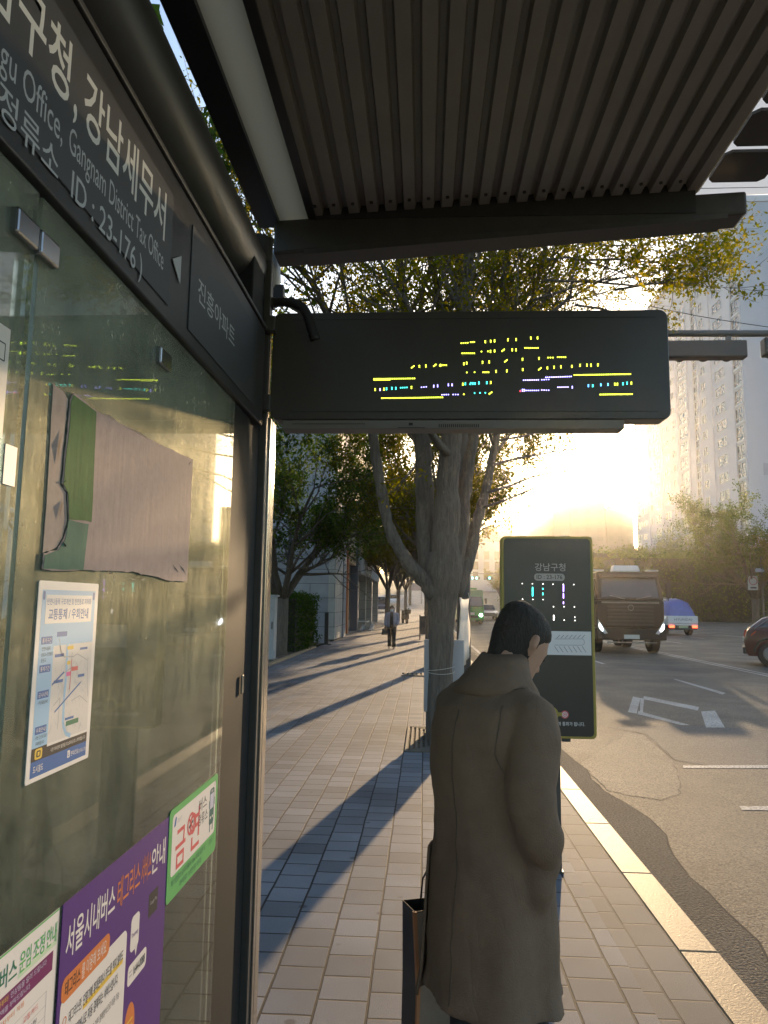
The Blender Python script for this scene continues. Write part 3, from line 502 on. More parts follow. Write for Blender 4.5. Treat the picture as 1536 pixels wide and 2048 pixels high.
# torn advertisement
torn = thing('torn_poster', 'torn and wrinkled pinkish poster remnant with green edge, largest sheet on the glass', 'poster', (-.6, 1.45, 1.645))
def sheet_mat(name, c):
    m = mat(name, c, .8, var=.16, vs=30, spec=.06); n, l = nodes_of(m); b = n['Principled BSDF']; tc = n.new('ShaderNodeTexCoord')
    mp = n.new('ShaderNodeMapping'); mp.inputs['Scale'].default_value = (1, 1, .1); l.new(tc.outputs['Object'], mp.inputs[0]); t = n.new('ShaderNodeTexNoise'); t.inputs['Scale'].default_value = 70; l.new(mp.outputs[0], t.inputs[0])
    t2 = n.new('ShaderNodeTexNoise'); t2.inputs['Scale'].default_value = 28; t2.inputs['Detail'].default_value = 5; l.new(tc.outputs['Object'], t2.inputs[0])
    ad = n.new('ShaderNodeMath'); l.new(t.outputs[0], ad.inputs[0]); l.new(t2.outputs[0], ad.inputs[1])
    bp = n.new('ShaderNodeBump'); bp.inputs['Strength'].default_value = .06; bp.inputs['Distance'].default_value = .01; l.new(ad.outputs[0], bp.inputs['Height']); l.new(bp.outputs[0], b.inputs['Normal']); return m
def gsheet(name, px, off, m, jit=0.0, seed=1, th=.0012):
    r = random.Random(seed); q = []
    pts = [PX(x, y, X0) for x, y in px]
    for i, a in enumerate(pts):
        c = pts[(i + 1) % len(pts)]; k = 4 if jit else 1
        for j in range(k): v = a.lerp(c, j / k); q.append(Vector((X0 + off, v.y + r.uniform(-jit, jit), v.z + r.uniform(-jit, jit))))
    return MB(torn.location).prism(q[::-1], (th, 0, 0)).build(name, m, torn)
gsheet('back_sheet', [(105, 768), (127, 785), (134, 800), (129, 850), (124, 900), (117, 968), (129, 985), (132, 1040), (122, 1077), (110, 1096), (83, 1106), (88, 1050), (97, 900)], .0006, sheet_mat('sheet_beige', (.36, .30, .27)), .001)
FS = [(143, 786), (190, 822), (237, 846), (326, 892), (383, 920), (378, 1040), (372, 1163), (340, 1161), (285, 1149), (262, 1144), (215, 1143), (165, 1141), (80, 1140), (83, 1108), (110, 1099), (124, 1079), (134, 1040), (131, 985), (120, 968), (127, 900), (133, 850), (137, 800)]
gsheet('front_sheet', FS, .0022, sheet_mat('sheet_pink', (.36, .29, .28)), .0016, 5)
gsheet('green_band', [(143, 789), (189, 824), (184, 930), (179, 1043), (134, 1038), (132, 987), (122, 968), (129, 900), (135, 850), (138, 802)], .0038, sheet_mat('sheet_green', (.075, .16, .065)), .0008, 7, .0004)
gsheet('green_band', [(133, 1040), (173, 1048), (163, 1140), (82, 1138), (85, 1110), (111, 1101), (126, 1080)], .0036, sheet_mat('sheet_teal', (.09, .18, .14)), .0008, 8, .0004)
r = random.Random(9)
for (x, y, dx, dy, lift) in [(120, 968, 14, -8, .02), (129, 1000, -10, 40, .018), (126, 860, -9, 70, .016), (122, 1079, 10, 16, .018), (226, 1148, -16, 0, .014), (283, 1154, -26, 4, .02), (372, 1150, -14, -22, .012), (345, 1128, 12, 18, .01), (382, 922, -4, 8, .006), (237, 846, -40, -20, .008), (300, 880, -50, -26, .01)]:
    a = PX(x, y, X0 + .0035); c = PX(x + dx, y + dy, X0 + .0035); m_ = (a + c) / 2 + Vector((lift * .13, r.uniform(-.006, .006), r.uniform(-.004, .006)))
    b = MB(torn.location); b.add([a, c, m_, m_ + Vector((.0006, 0, .0006))], [(0, 1, 2), (0, 2, 3), (1, 3, 2)]); b.build('curled_flap', MATS['sheet_beige'], torn)
# ------------------------------------------------------------------ bus information totem
tot = thing('information_totem', 'black bus information totem with yellow frame behind the man in the coat', 'information totem', (.76, 4.62, 0))
T = lambda: MB(tot.location)
TB = mat('totem_black', (.03, .028, .026), .3, var=.1, vs=3); TY = mat('totem_yellow', (.35, .27, .05), .45, var=.1, vs=8); TG = mat('totem_grey', (.36, .35, .32), .5)
T().prism(rrect(.487, .795, 1.058, 2.036, .03, 4.62), (0, .11, 0)).build('frame', TY, tot, bevel=.004, seg=1)
T().prism(rrect(.502, .81, 1.040, 2.02, .022, 4.616), (0, .004, 0)).build('screen_panel', TB, tot)
T().prism([(.62, 4.66, 0), (.842, 4.66, 0), (.842, 4.70, 0), (.62, 4.70, 0)], (0, 0, .80)).build('pillar', mat('totem_pillar', (.07, .062, .052), .45, var=.12, vs=4), tot, bevel=.006)
T().box((.612, 4.652, 0), (.85, 4.708, .012)).build('base_plate', DKM, tot)
T().box((.85, 4.63, .775), (.9, 4.66, .797)).build('latch', DKM, tot)
RX = Vector((1, 0, 0)); b = T(); text(b, '강남구청', (.695, 4.6155, 1.815), RX, UZ, .19, .05, .01); b.build('lettering', TG, tot)
T().prism(rrect(.69, 1.755, .88, 1.80, .02, 4.6155), (0, .0006, 0)).build('number_plate', TG, tot); b = T(); text(b, 'ID : 23-176', (.705, 4.615, 1.765), RX, UZ, .16, .026, .01); b.build('lettering', TB, tot)
D_ = lambda x, y: (lambda P: (P.x, P.z))(PY(980 + x * .15625, 1050 + y * .15625, 4.615))
wht = [D_(*a) for a in [(413, 750), (543, 752), (677, 755), (806, 757), (938, 760), (1072, 762), (417, 950), (548, 953), (680, 955), (813, 1046), (947, 1046), (1080, 1048), (950, 1218), (1085, 1180), (1088, 1222)]] + [D_(817, y) for y in range(1158, 1216, 8)]
DOT = .0026
for nm, c, pts in (('w', (1, .95, .9), wht), ('c', LEDP['c'], [D_(545, y) for y in range(800, 916, 9)] + [D_(677, y) for y in (812, 822, 872, 882, 892)]), ('p', (.6, .35, 1), [D_(940, y) for y in list(range(775, 850, 9)) + list(range(880, 940, 9)) + [985, 995, 1005]])):
    b = T(); dots(b, pts, 4.614); b.build('dot_lettering', mat('totem_led_' + nm, c, .5, emit=2.5), tot)
b = T(); cx_, cz_ = PY(1102, 1428, 4.62).x, PY(1102, 1428, 4.62).z
for i in range(28):
    a0, a1 = 2 * math.pi * i / 28, 2 * math.pi * (i + 1) / 28; b.prism([(cx_ + r_ * math.cos(a), 4.6155, cz_ + r_ * math.sin(a)) for r_, a in ((.045, a0), (.045, a1), (.031, a1), (.031, a0))], (0, -.004, 0))
b.box((cx_ + .044, 4.612, cz_ - .011), (cx_ + .066, 4.6158, cz_ + .011)); b.box((cx_ - .085, 4.612, cz_ - .011), (cx_ - .044, 4.6158, cz_ + .011)); b.build('call_button_ring', TY, tot)
for r0, r1, m in ((.024, .0, PRED), (.017, .013, PW), (.009, .005, PW)):
    b = T()
    for i in range(20):
        a0, a1 = 2 * math.pi * i / 20, 2 * math.pi * (i + 1) / 20; b.poly([(cx_ + .083 + q * math.cos(a), 4.615 - (.0006 if m is PW else 0), cz_ - .001 + q * math.sin(a)) for q, a in ((r0, a0), (r0, a1), (max(r1, .0005), a1), (max(r1, .0005), a0))][::-1])
    b.build('bell_mark', m, tot)
b = T(); text(b, '버튼을 누르시면 관제실과 통화가 됩니다.', (.60, 4.6155, .872), RX, UZ, .385, .024, .006); b.build('lettering', PW, tot)
pn = thing('paper_notice', 'white paper with a hand drawn kerb sketch taped to the totem', 'paper notice', (.9, 4.613, 1.3)); a, c = PY(1095, 1262, 4.613), PY(1183, 1311, 4.613)
MB(pn.location).box((.70, 4.6125, c.z), (c.x, 4.6145, a.z)).build('sheet', PW, pn)
b = MB(pn.location)
def pen(pts, wd=.0022):
    for p0, p1 in zip(pts[:-1], pts[1:]):
        A_, B_ = PY(880 + p0[0] / 4.8, 1180 + p0[1] / 4.8, 4.6118), PY(880 + p1[0] / 4.8, 1180 + p1[1] / 4.8, 4.6118); d = (B_ - A_).normalized(); nr = Vector((-d.z, 0, d.x)) * wd / 2; b.poly([A_ + nr, B_ + nr, B_ - nr, A_ - nr])
pen([(1100, 470), (1370, 470), (1385, 490), (1385, 515), (1370, 530), (1100, 528)], .0016)
for i in range(7): pen([(1120 + 40 * i, 465), (1150 + 40 * i, 432)]); pen([(1100 + 44 * i, 540), (1138 + 44 * i, 598)])
b.build('pen_drawing', PBLK, pn)
# ------------------------------------------------------------------ trees and hedges
BARK = mat('bark', (.13, .105, .082), .9, var=.5, vs=7, bump=1.0, bs=16, stretch=(4, 4, .5)); [setattr(x_.inputs['Distance'], 'default_value', .045) for x_ in BARK.node_tree.nodes if x_.type == 'BUMP']
LEAF_Y = leaf_mat('leaf_autumn', (.085, .10, .014), (.16, .15, .018), (.25, .19, .025))
LEAF_G = leaf_mat('leaf_green', (.03, .055, .014), (.06, .09, .02), (.10, .115, .025))
LEAF_M = leaf_mat('leaf_mixed', (.05, .06, .012), (.09, .085, .014), (.13, .10, .018))
LEAF_H = leaf_mat('leaf_hedge', (.018, .04, .008), (.03, .06, .012), (.055, .085, .018))
def leaf_mesh(name, pos, rng, L=.06, W=.03, m=None, parent=None, o=(0, 0, 0), up=.35):
    n = len(pos); pos = np.asarray(pos) - np.array(o)
    d = rng.normal(size=(n, 3)); d[:, 2] -= up; d /= np.linalg.norm(d, axis=1)[:, None]
    s = np.cross(d, rng.normal(size=(n, 3))); s /= np.linalg.norm(s, axis=1)[:, None]; nn_ = np.cross(d, s)
    k = rng.uniform(.65, 1.3, size=(n, 1)); l = L * k; wd = W * k * .5
    v = np.stack([pos, pos + d * l * .5 + s * wd, pos + d * l + nn_ * l * .12, pos + d * l * .5 - s * wd], 1).reshape(-1, 3)
    me = bpy.data.meshes.new(name); me.vertices.add(4 * n); me.vertices.foreach_set('co', v.astype(np.float32).ravel())
    me.loops.add(4 * n); me.loops.foreach_set('vertex_index', np.arange(4 * n, dtype=np.int32)); me.polygons.add(n); me.polygons.foreach_set('loop_start', np.arange(0, 4 * n, 4, dtype=np.int32)); me.update(calc_edges=True)
    me.materials.append(m); ob = bpy.data.objects.new(name, me); COL.objects.link(ob)
    if parent is not None: ob.parent = parent
    return ob
class Tree:
    def __init__(s, seed, loc=(0, 0, 0)): s.r = random.Random(seed); s.g = np.random.default_rng(seed); s.b = MB(loc); s.tips = []; s.loc = loc; s.block = None
    def rv(s, k): return Vector((s.r.gauss(0, k), s.r.gauss(0, k), s.r.gauss(0, k)))
    def limb(s, pts, rad, n=9): s.b.tube(pts, rad, n)
    def grow(s, p, d, r, L, depth, spread=.75, lift=.12):
        k = 4; pts = [Vector(p)]; rad = [r]; d = Vector(d).normalized()
        for i in range(k):
            d = (d + s.rv(.13) + Vector((0, 0, lift * .5))).normalized(); pts.append(pts[-1] + d * L / k); rad.append(r * (1 - .62 * (i + 1) / k))
        if s.block and depth < 2 and (s.block(pts[-1]) or s.block(pts[2]) or s.block(pts[1])): return
        s.limb(pts, rad, 8 if depth > 1 else 4 if depth == 1 else 3)
        if depth <= 0: s.tips.append(pts); return
        for i in range(s.r.choice((4, 5, 6)) if depth > 1 else 5):
            t = s.r.uniform(.3, 1.0); j = min(int(t * k), k - 1); q = pts[j].lerp(pts[j + 1], t * k - j)
            nd = (d + s.rv(spread) + Vector((0, 0, lift))).normalized()
            s.grow(q, nd, max(.004, rad[j] * .55), L * s.r.uniform(.5, .72), depth - 1, spread, lift)
    def leaves(s, per, jit=.09):
        out = []
        for pts in s.tips:
            for _ in range(s.r.randint(int(per * .5), int(per * 1.5))):
                t = s.r.uniform(.1, 1) * (len(pts) - 1); j = min(int(t), len(pts) - 2); out.append(pts[j].lerp(pts[j + 1], t - j) + s.rv(jit))
        return np.array([tuple(p) for p in out])
def vase_tree(label, seed, h0=1.9, limbs=6, L=3.4, tilt=.5, r0=.16, per=14, leafm=None, leaf=.085, group='avenue trees', lim=80000):
    root = thing('street_tree', label, 'tree', (0, 0, 0), 0, group); t = Tree(seed)
    t.limb([(0, 0, -.05), (0, 0, .15), (.02, .01, h0 * .55), (0, .03, h0)], [r0 * 1.35, r0 * 1.08, r0, r0 * 1.05], 12)
    for i in range(limbs):
        a = 2 * math.pi * (i + t.r.uniform(-.3, .3)) / limbs; ti = tilt * t.r.uniform(.55, 1.2); d = Vector((math.cos(a) * ti, math.sin(a) * ti, 1)).normalized()
        p = Vector((0, .02, h0 - .12)); pts = [p]; rad = [r0 * .62]
        for k in range(4): d = (d + t.rv(.07) + Vector((math.cos(a), math.sin(a), .1)) * .06).normalized(); pts.append(pts[-1] + d * L * .3); rad.append(r0 * (.62 - .11 * (k + 1)))
        t.limb(pts, rad, 9)
        for k in range(1, 5):
            for _ in range(2 if k < 4 else 3): t.grow(pts[k], (d + t.rv(.55) + Vector((math.cos(a), math.sin(a), 0)) * .35), rad[k] * .6, L * t.r.uniform(.4, .62), 2)
    t.b.build('trunk', BARK, root, True); P = t.leaves(per); P = P[P[:, 2] > h0 + 1.35 + .25 * np.sin(P[:, 0] * 2.1) + t.g.normal(size=len(P)) * .15]
    if len(P) > lim: P = P[t.g.permutation(len(P))[:lim]]
    leaf_mesh('crown', P, t.g, leaf, leaf * .5, leafm or LEAF_M, root); return root
# the big tree by the kerb, limbs laid out from what the photo shows
BT = Vector((.21, 8.95, 0)); big = thing('street_tree', 'largest street tree, thick forked trunk beside the kerb right behind the coat man', 'tree', BT, 0, 'trees along the kerb'); t = Tree(11, BT)
def open_gap(p):
    """the crown is open where the low sun reaches the shelter, and stays high over the road"""
    dx = p[0] + .6; py = p[1] - dx / math.tan(SAZ); pz = p[2] - dx / math.sin(SAZ) * math.tan(SEL)
    return (-.3 < py < 2.8 and 1.0 < pz < 2.75) or (p[0] > 1.3 and p[2] < 4.95)
t.block = open_gap
def pl(pts, Y0, dy): return [PY(x, y, Y0 + dy * i / (len(pts) - 1)) for i, (x, y, r) in enumerate(pts)], [r * Y0 / 1450 for x, y, r in pts]
tr = [PY(882, 1485, 8.95), PY(881, 1440, 8.95), PY(881, 1340, 8.95), PY(883, 1260, 8.95), PY(884, 1200, 8.95), PY(886, 1150, 8.95), PY(890, 1100, 8.97)]
tk_ = Tree(5, BT); tr2 = []
for i in range(len(tr) - 1):
    for j in range(6): tr2.append((tr[i].lerp(tr[i + 1], j / 6), [.19, .16, .142, .15, .185, .235, .20][i] * (1 - j / 6) + [.19, .16, .142, .15, .185, .235, .20][i + 1] * j / 6))
tk_.limb([p for p, r in tr2], [r for p, r in tr2], 40)
LI = [([(870, 1185, 20), (838, 1150, 15), (805, 1110, 12), (775, 1045, 11), (757, 950, 10), (740, 850, 9), (700, 740, 8), (655, 628, 7), (620, 560, 5.5), (562, 500, 4), (500, 420, 2)], 8.9, -.6),
      ([(875, 1175, 24), (855, 1100, 20), (848, 980, 19), (845, 880, 17), (830, 740, 12), (811, 626, 10), (797, 492, 8), (780, 350, 6), (770, 200, 3)], 9.0, .8),
      ([(890, 1170, 30), (893, 1050, 25), (897, 950, 22), (905, 850, 19), (918, 740, 14), (930, 626, 11), (938, 492, 9), (945, 350, 6), (950, 150, 3)], 8.95, -.3),
      ([(905, 1185, 22), (935, 1120, 14), (955, 1040, 11), (972, 980, 9), (995, 860, 8), (1020, 740, 7), (1060, 620, 6), (1095, 478, 5), (1130, 330, 3)], 9.05, 1.1),
      ([(905, 1165, 20), (922, 1050, 16), (933, 950, 13), (952, 850, 11), (975, 740, 9), (1000, 626, 8), (1018, 492, 7), (1040, 350, 5), (1050, 180, 3)], 9.05, .9),
      ([(900, 900, 10), (870, 760, 8), (880, 626, 7), (860, 500, 5), (850, 380, 4)], 9.3, 1.2)]
for pts, Y0, dy in LI:
    P, R = pl(pts, Y0, dy); SP, SR = [], []
    for i in range(len(P) - 1):
        p0, p1, p2, p3 = P[max(i - 1, 0)], P[i], P[i + 1], P[min(i + 2, len(P) - 1)]
        for j in range(6):
            u = j / 6; SP.append(.5 * ((2 * p1) + (p2 - p0) * u + (2 * p0 - 5 * p1 + 4 * p2 - p3) * u * u + (3 * p1 - p0 - 3 * p2 + p3) * u ** 3) + t.rv(R[i] * .05)); SR.append((R[i] + (R[i + 1] - R[i]) * u) * t.r.uniform(.93, 1.09))
    tk_.limb(SP + [P[-1]], SR + [R[-1]], 26)
    for i in range(2, len(P) - 1):
        d = (P[i + 1] - P[i]).normalized()
        for _ in range(2 if P[i].z < 3.4 else 5):
            f = t.r.random(); q = P[i].lerp(P[i + 1], f)
            if q.z < 3.3: continue
            out_ = Vector((q.x - BT.x, q.y - BT.y, 0)) * .25 + t.rv(.8); out_.z = abs(out_.z) * .5 + .15
            t.grow(q, d * .35 + out_, max(.012, R[i] * .42), t.r.uniform(1.3, 2.0), 2, .6, .08)
to_ = tk_.b.build('trunk', BARK, big, True); tx_ = bpy.data.textures.new('bark', 'CLOUDS'); tx_.noise_scale = .07; tx_.noise_depth = 3; dm_ = to_.modifiers.new('bark', 'DISPLACE'); dm_.texture = tx_; dm_.strength = .035; dm_.mid_level = .5; dm_.texture_coords = 'LOCAL'
# low sprays on the street side
t.block = lambda p: p[0] > 1.3 and p[2] < 4.9
for (x, y, Y, dx, dz) in [(985, 930, 8.6, .8, .35), (975, 985, 8.6, .9, .2), (1000, 880, 8.5, .9, .5), (965, 1015, 8.7, .7, .3), (1065, 600, 8.2, 1.3, .25), (1085, 520, 8.2, 1.4, .3), (1090, 560, 8.0, 1.6, .0), (1120, 480, 8.0, 1.5, .05), (1160, 560, 7.9, 1.3, -.1), (1180, 520, 8.0, 1.4, .1), (1150, 610, 8.1, 1.2, .0), (1200, 470, 8.0, 1.3, .0), (640, 560, 8.4, -1, .2), (620, 600, 8.4, -.8, .0), (1230, 580, 8.0, .9, .0)]:
    t.grow(PY(x, y, Y), Vector((dx, t.r.uniform(-.3, .3), dz)), .016, 1.25, 2, .5, .02)
t.b.build('branches', BARK, big, True); LP = t.leaves(44, .055); LP = LP[LP[:, 2] > 2.3]
# the crown is open where the low sun reaches the shelter
_dx = LP[:, 0] + .6; _py = LP[:, 1] - _dx / math.tan(SAZ); _pz = LP[:, 2] - _dx / math.sin(SAZ) * math.tan(SEL)
LP = LP[~(((_py > -.3) & (_py < 2.8) & (_pz > 1.0) & (_pz < 2.75) & (t.g.random(len(LP)) < .96)) | ((LP[:, 0] > 1.3) & (LP[:, 2] < 4.95)))]; print('leaves', len(LP))
if len(LP) > 88000: LP = LP[t.g.permutation(len(LP))[:88000]]
leaf_mesh('crown', LP, t.g, .058, .029, LEAF_Y, big, BT)
# avenue trees: three kinds, copied with their trunks and crowns
ta = vase_tree('dark green vase tree standing in the bed beside the clipped hedge', 21, 1.75, 7, 3.3, .62, .17, 24, LEAF_G, .11, 'trees in the planting bed'); ta.location = (-4.35, 22.3, 0)
tb = vase_tree('olive street tree standing by the kerb right behind the largest tree', 33, 2.4, 6, 3.2, .42, .15, 22, LEAF_M, .11, 'trees along the kerb'); tb.location = (.27, 19.5, 0); tb.scale = (.86, .86, .95)
for y, nm in ((29, 'second olive street tree behind the largest tree'), (40, 'third olive street tree behind the largest tree'), (52, 'olive kerb tree opposite the storefront, fourth behind the largest'), (66, 'small far olive kerb tree before the last one'), (82, 'farthest small olive tree along the kerb')):
    dup(tb, (.2, y, gz(y)), y * 1.7, nm, 'trees along the kerb', 1 + .1 * math.sin(y))
for (x, y, nm, s) in ((-2.35, 47, 'slender tree before the far end of the storefront', 1.05), (-2.2, 62, 'slender tree just beyond the storefront', 1.1), (-2.0, 80, 'slender tree far down the pavement', 1.1), (-2.0, 105, 'farthest slender tree where the pavement climbs', 1.2)):
    dup(tb, (x, y, gz(y)), y * .9, nm, 'trees along the buildings', s)
for (x, y, nm, s) in ((-5.4, 6.5, 'dark tree behind the glass wall, nearest one in the bed', .95), (-6.0, 13.5, 'dark tree behind the glass wall, second one in the bed', 1.05)):
    dup(ta, (x, y, 0), y, nm, 'trees in the planting bed', s)
FAR = [(22.5, 51, 1.35, 'spreading tree on the far pavement beside the round sign'), (24, 47, .85, 'tree at the far pavement, cut by the frame edge'), (27, 84, 1.15, 'hazy tree across the road above the white pickup'), (33, 90, 1.3, 'tall hazy tree before the apartment tower corner'), (23, 88, .95, 'hazy low tree across the road behind the truck'), (37, 78, 1.05, 'bushy tree before the gable end of the tower'), (43, 92, 1.2, 'tree below the plain gable wall of the tower'), (21, 104, 1.1, 'pale hazy tree across the road under the skyline'), (26, 112, 1.3, 'faint hazy tree before the far end of the tower'), (13, 125, .9, 'faint small tree at the end of the road')]
for x, y, s, nm in FAR: dup(tb if s < 1.1 else ta, (x, y, gz(y) * .4 - .1), x * 2.1, nm, 'trees across the road', s)
def hedge(name, label, x0, x1, y0, y1, z1, n, m=LEAF_H, z0=0.0, leaf=.07, seed=2, cat='hedge', jit=.10):
    root = thing(name, label, cat, ((x0 + x1) / 2, (y0 + y1) / 2, z0)); g = np.random.default_rng(seed)
    b = MB(root.location); b.box((x0 + .15, y0 + .15, z0), (x1 - .15, y1 - .15, z1 - .15)); b.build('twig_core', mat('twig_core', (.018, .02, .010), .95, var=.4, vs=8, bump=1, bs=12), root)
    ax, ay, az = x1 - x0, y1 - y0, z1 - z0; A_ = np.array([ay * az, ay * az, ax * az, ax * az, ax * ay]); f = g.choice(5, n, p=A_ / A_.sum()); u = g.random((n, 3)); p = np.stack([x0 + u[:, 0] * ax, y0 + u[:, 1] * ay, z0 + u[:, 2] * az], 1)
    p[f == 0, 0] = x0; p[f == 1, 0] = x1; p[f == 2, 1] = y0; p[f == 3, 1] = y1; p[f == 4, 2] = z1
    ph = g.random(3) * 6; wob = .5 + .5 * np.sin(p[:, 0] * 3.1 + ph[0]) * np.sin(p[:, 1] * 2.3 + ph[1]) * np.sin(p[:, 2] * 3.7 + ph[2]); c = np.array([(x0 + x1) / 2, (y0 + y1) / 2, (z0 + z1) / 2])
    p += g.normal(size=(n, 3)) * jit * .6 + (c - p) * (wob[:, None] * jit * 1.4 / max(.5, min(ax, az)))
    p[:, 2] = np.maximum(p[:, 2], z0 + .03); leaf_mesh('foliage', p, g, leaf, leaf * .6, m, root, root.location, .0); return root
hedge('hedge', 'clipped dark green hedge before the concrete wall', -7.5, -3.98, 23.2, 27.6, 1.85, 15000, leaf=.08)
hedge('hedge', 'long low hedge behind the glass wall', -6.2, -4.25, -3, 15.5, 1.25, 14000, seed=5, leaf=.09)
hedge('hedge', 'far bank of dark shrubs across the road behind the pickup', 19, 48, 74, 79, 6.6, 30000, LEAF_G, -.1, .28, 6, 'shrub bank', .9)
hedge('hedge', 'hazy bank of shrubs across the road behind the truck', 12, 36, 108, 113, 9.5, 16000, LEAF_G, .4, .36, 7, 'shrub bank', 1.1)
# ------------------------------------------------------------------ buildings on the pavement side
def panel_mat(name, c, bw, rh, mort=.012, axis='xz'):
    m = bpy.data.materials.new(name); m.use_nodes = True; n, l = nodes_of(m); b = n['Principled BSDF']; tc = n.new('ShaderNodeTexCoord'); sp = n.new('ShaderNodeSeparateXYZ'); l.new(tc.outputs['Object'], sp.inputs[0]); cb = n.new('ShaderNodeCombineXYZ')
    a = n.new('ShaderNodeMath'); l.new(sp.outputs[0], a.inputs[0]); l.new(sp.outputs[1], a.inputs[1]); l.new(a.outputs[0], cb.inputs[0]); l.new(sp.outputs[2], cb.inputs[1])
    br = n.new('ShaderNodeTexBrick'); br.offset = .5; br.inputs['Scale'].default_value = 1; br.inputs['Brick Width'].default_value = bw; br.inputs['Row Height'].default_value = rh; br.inputs['Mortar Size'].default_value = mort; br.inputs['Mortar Smooth'].default_value = .2
    br.inputs['Color1'].default_value = (*[x * 1.06 for x in c], 1); br.inputs['Color2'].default_value = (*[x * .92 for x in c], 1); br.inputs['Mortar'].default_value = (*[x * .35 for x in c], 1); l.new(cb.outputs[0], br.inputs[0])
    t_ = n.new('ShaderNodeTexNoise'); t_.inputs['Scale'].default_value = 1.4; t_.inputs['Detail'].default_value = 7; l.new(tc.outputs['Object'], t_.inputs[0]); r_ = n.new('ShaderNodeMapRange'); r_.inputs[1].default_value = .3; r_.inputs[2].default_value = .7; r_.inputs[3].default_value = .82; r_.inputs[4].default_value = 1.12; l.new(t_.outputs[0], r_.inputs[0])
    x = n.new('ShaderNodeMix'); x.data_type = 'RGBA'; x.blend_type = 'MULTIPLY'; x.inputs[0].default_value = 1; l.new(br.outputs[0], x.inputs[6]); l.new(r_.outputs[0], x.inputs[7]); l.new(x.outputs[2], b.inputs['Base Color']); b.inputs['Roughness'].default_value = .8; return m
CONC = panel_mat('concrete_panel', (.25, .245, .25), 1.7, .6); STONE = panel_mat('stone_cladding', (.36, .33, .29), .9, .6); BEIGE = panel_mat('beige_cladding', (.40, .34, .25), 2.2, 1.1)
GLS = mat('window_glass', (.035, .04, .045), .08, var=.2, vs=.4, spec=.6); SHAD = mat('shop_dark', (.05, .045, .042), .5)
cw = thing('concrete_building', 'grey concrete panelled building with a plain end wall behind the hedge', 'building', (-8, 32, 0)); b = MB(cw.location)
b.box((-13, 30.5, 0), (-4.02, 37.5, 13)); b.build('wall', CONC, cw); b = MB(cw.location); b.box((-4.017, 30.45, .08), (-3.72, 33.2, 13.05)); b.build('corner_pier', STONE, cw, bevel=.01)
b = MB(cw.location); b.box((-4.015, 34.2, 0), (-3.78, 35.3, 13)); b.build('corner_pier', CONC, cw); b = MB(cw.location); b.box((-13, 30.2, 13.06), (-3.6, 37.5, 13.5)); b.build('parapet', STONE, cw)
b = MB(cw.location); b.box((-4.0, 33.25, .1), (-3.93, 34.15, 3.2)); b.build('door_panel', GLS, cw)
sb = thing('shop_building', 'beige shop building with pale fascia, recessed front and columns', 'building', (-8, 48, 0)); W = lambda: MB(sb.location)
W().box((-13, 38.1, 4.42), (-3.98, 60.5, 12)).build('wall', BEIGE, sb); W().box((-13, 40.2, 0), (-5.0, 60.3, 4.40)).build('shop_front', STONE, sb); W().box((-3.978, 43.6, 6.1), (-3.85, 60.5, 6.45)).build('cornice', STONE, sb)
W().box((-5.0, 43.5, 3.35), (-3.75, 60.6, 4.35)).build('fascia', mat('fascia_grey', (.42, .42, .43), .5, var=.08, vs=2), sb, bevel=.02)
W().box((-3.747, 46.0, 3.5), (-3.70, 51.5, 4.2)).build('sign_panel', mat('sign_pale', (.55, .56, .58), .4), sb); W().box((-3.697, 46.6, 3.62), (-3.69, 50.9, 4.08)).build('sign_face', mat('sign_dim', (.30, .32, .36), .4), sb)
for y in (47.5, 52.8, 60.0): W().box((-4.25, y, 0), (-3.8, y + .5, 3.34)).build('column', STONE, sb, bevel=.01)
for y in (41.5, 44.6, 48.5, 51.4, 54.2, 57.0): W().box((-4.995, y, .5), (-4.95, y + 2.2, 3.1)).build('shop_window', GLS, sb)
W().box((-4.45, 38.2, 0), (-4.0, 38.7, 6.0)).build('orange_pier', mat('orange_pier', (.48, .15, .055), .5, var=.12, vs=3), sb, bevel=.01); W().box((-4.3, 42.2, 0), (-3.86, 42.75, 6.0)).build('dark_pier', mat('dark_pier', (.09, .095, .11), .5), sb, bevel=.01)
W().box((-4.2, 38.9, 3.75), (-3.95, 42.0, 4.65)).build('orange_sign', mat('cream_sign', (.60, .42, .26), .5), sb, bevel=.01)
b = W()
for i in range(5):
    y = 39.15 + i * .55; b.box((-3.948, y, 3.95), (-3.935, y + .35, 4.02)); b.box((-3.948, y, 4.3), (-3.935, y + .35, 4.38)); b.box((-3.948, y + .13, 4.02), (-3.935, y + .2, 4.3))
b.build('sign_relief', mat('sign_brown', (.25, .10, .05), .5), sb)
for y in (47, 51, 55, 59):
    W().box((-3.983, y - 1.6, 7.4), (-3.95, y + .4, 9.2)).build('window', GLS, sb)
bn = thing('bench', 'pale bench with sloping legs in front of the recessed shop front', 'bench', (-3.9, 45.2, 0)); q = MB(bn.location)
q.box((-4.3, 44.2, .44), (-3.45, 46.3, .50)); q.build('seat', mat('bench_pale', (.45, .42, .38), .6), bn, bevel=.01)
for y in (44.4, 46.0): MB(bn.location).hexa([(-4.2, y, 0), (-4.05, y, 0), (-4.05, y + .08, 0), (-4.2, y + .08, 0), (-3.95, y, .44), (-3.8, y, .44), (-3.8, y + .08, .44), (-3.95, y + .08, .44)]).build('leg', MATS['bench_pale'], bn)
rp = thing('access_ramp', 'low slanted access ramp frame lying before the bench', 'ramp', (-3.35, 43.8, 0))
for dx in (0, .55): MB(rp.location).hexa([(-3.75 + dx, 42.6, .02), (-3.6 + dx, 42.6, .02), (-3.6 + dx, 44.8, .02), (-3.75 + dx, 44.8, .02), (-3.75 + dx, 42.6, .06), (-3.6 + dx, 42.6, .06), (-3.6 + dx, 44.8, .36), (-3.75 + dx, 44.8, .36)]).build('rail', MATS['bench_pale'], rp)
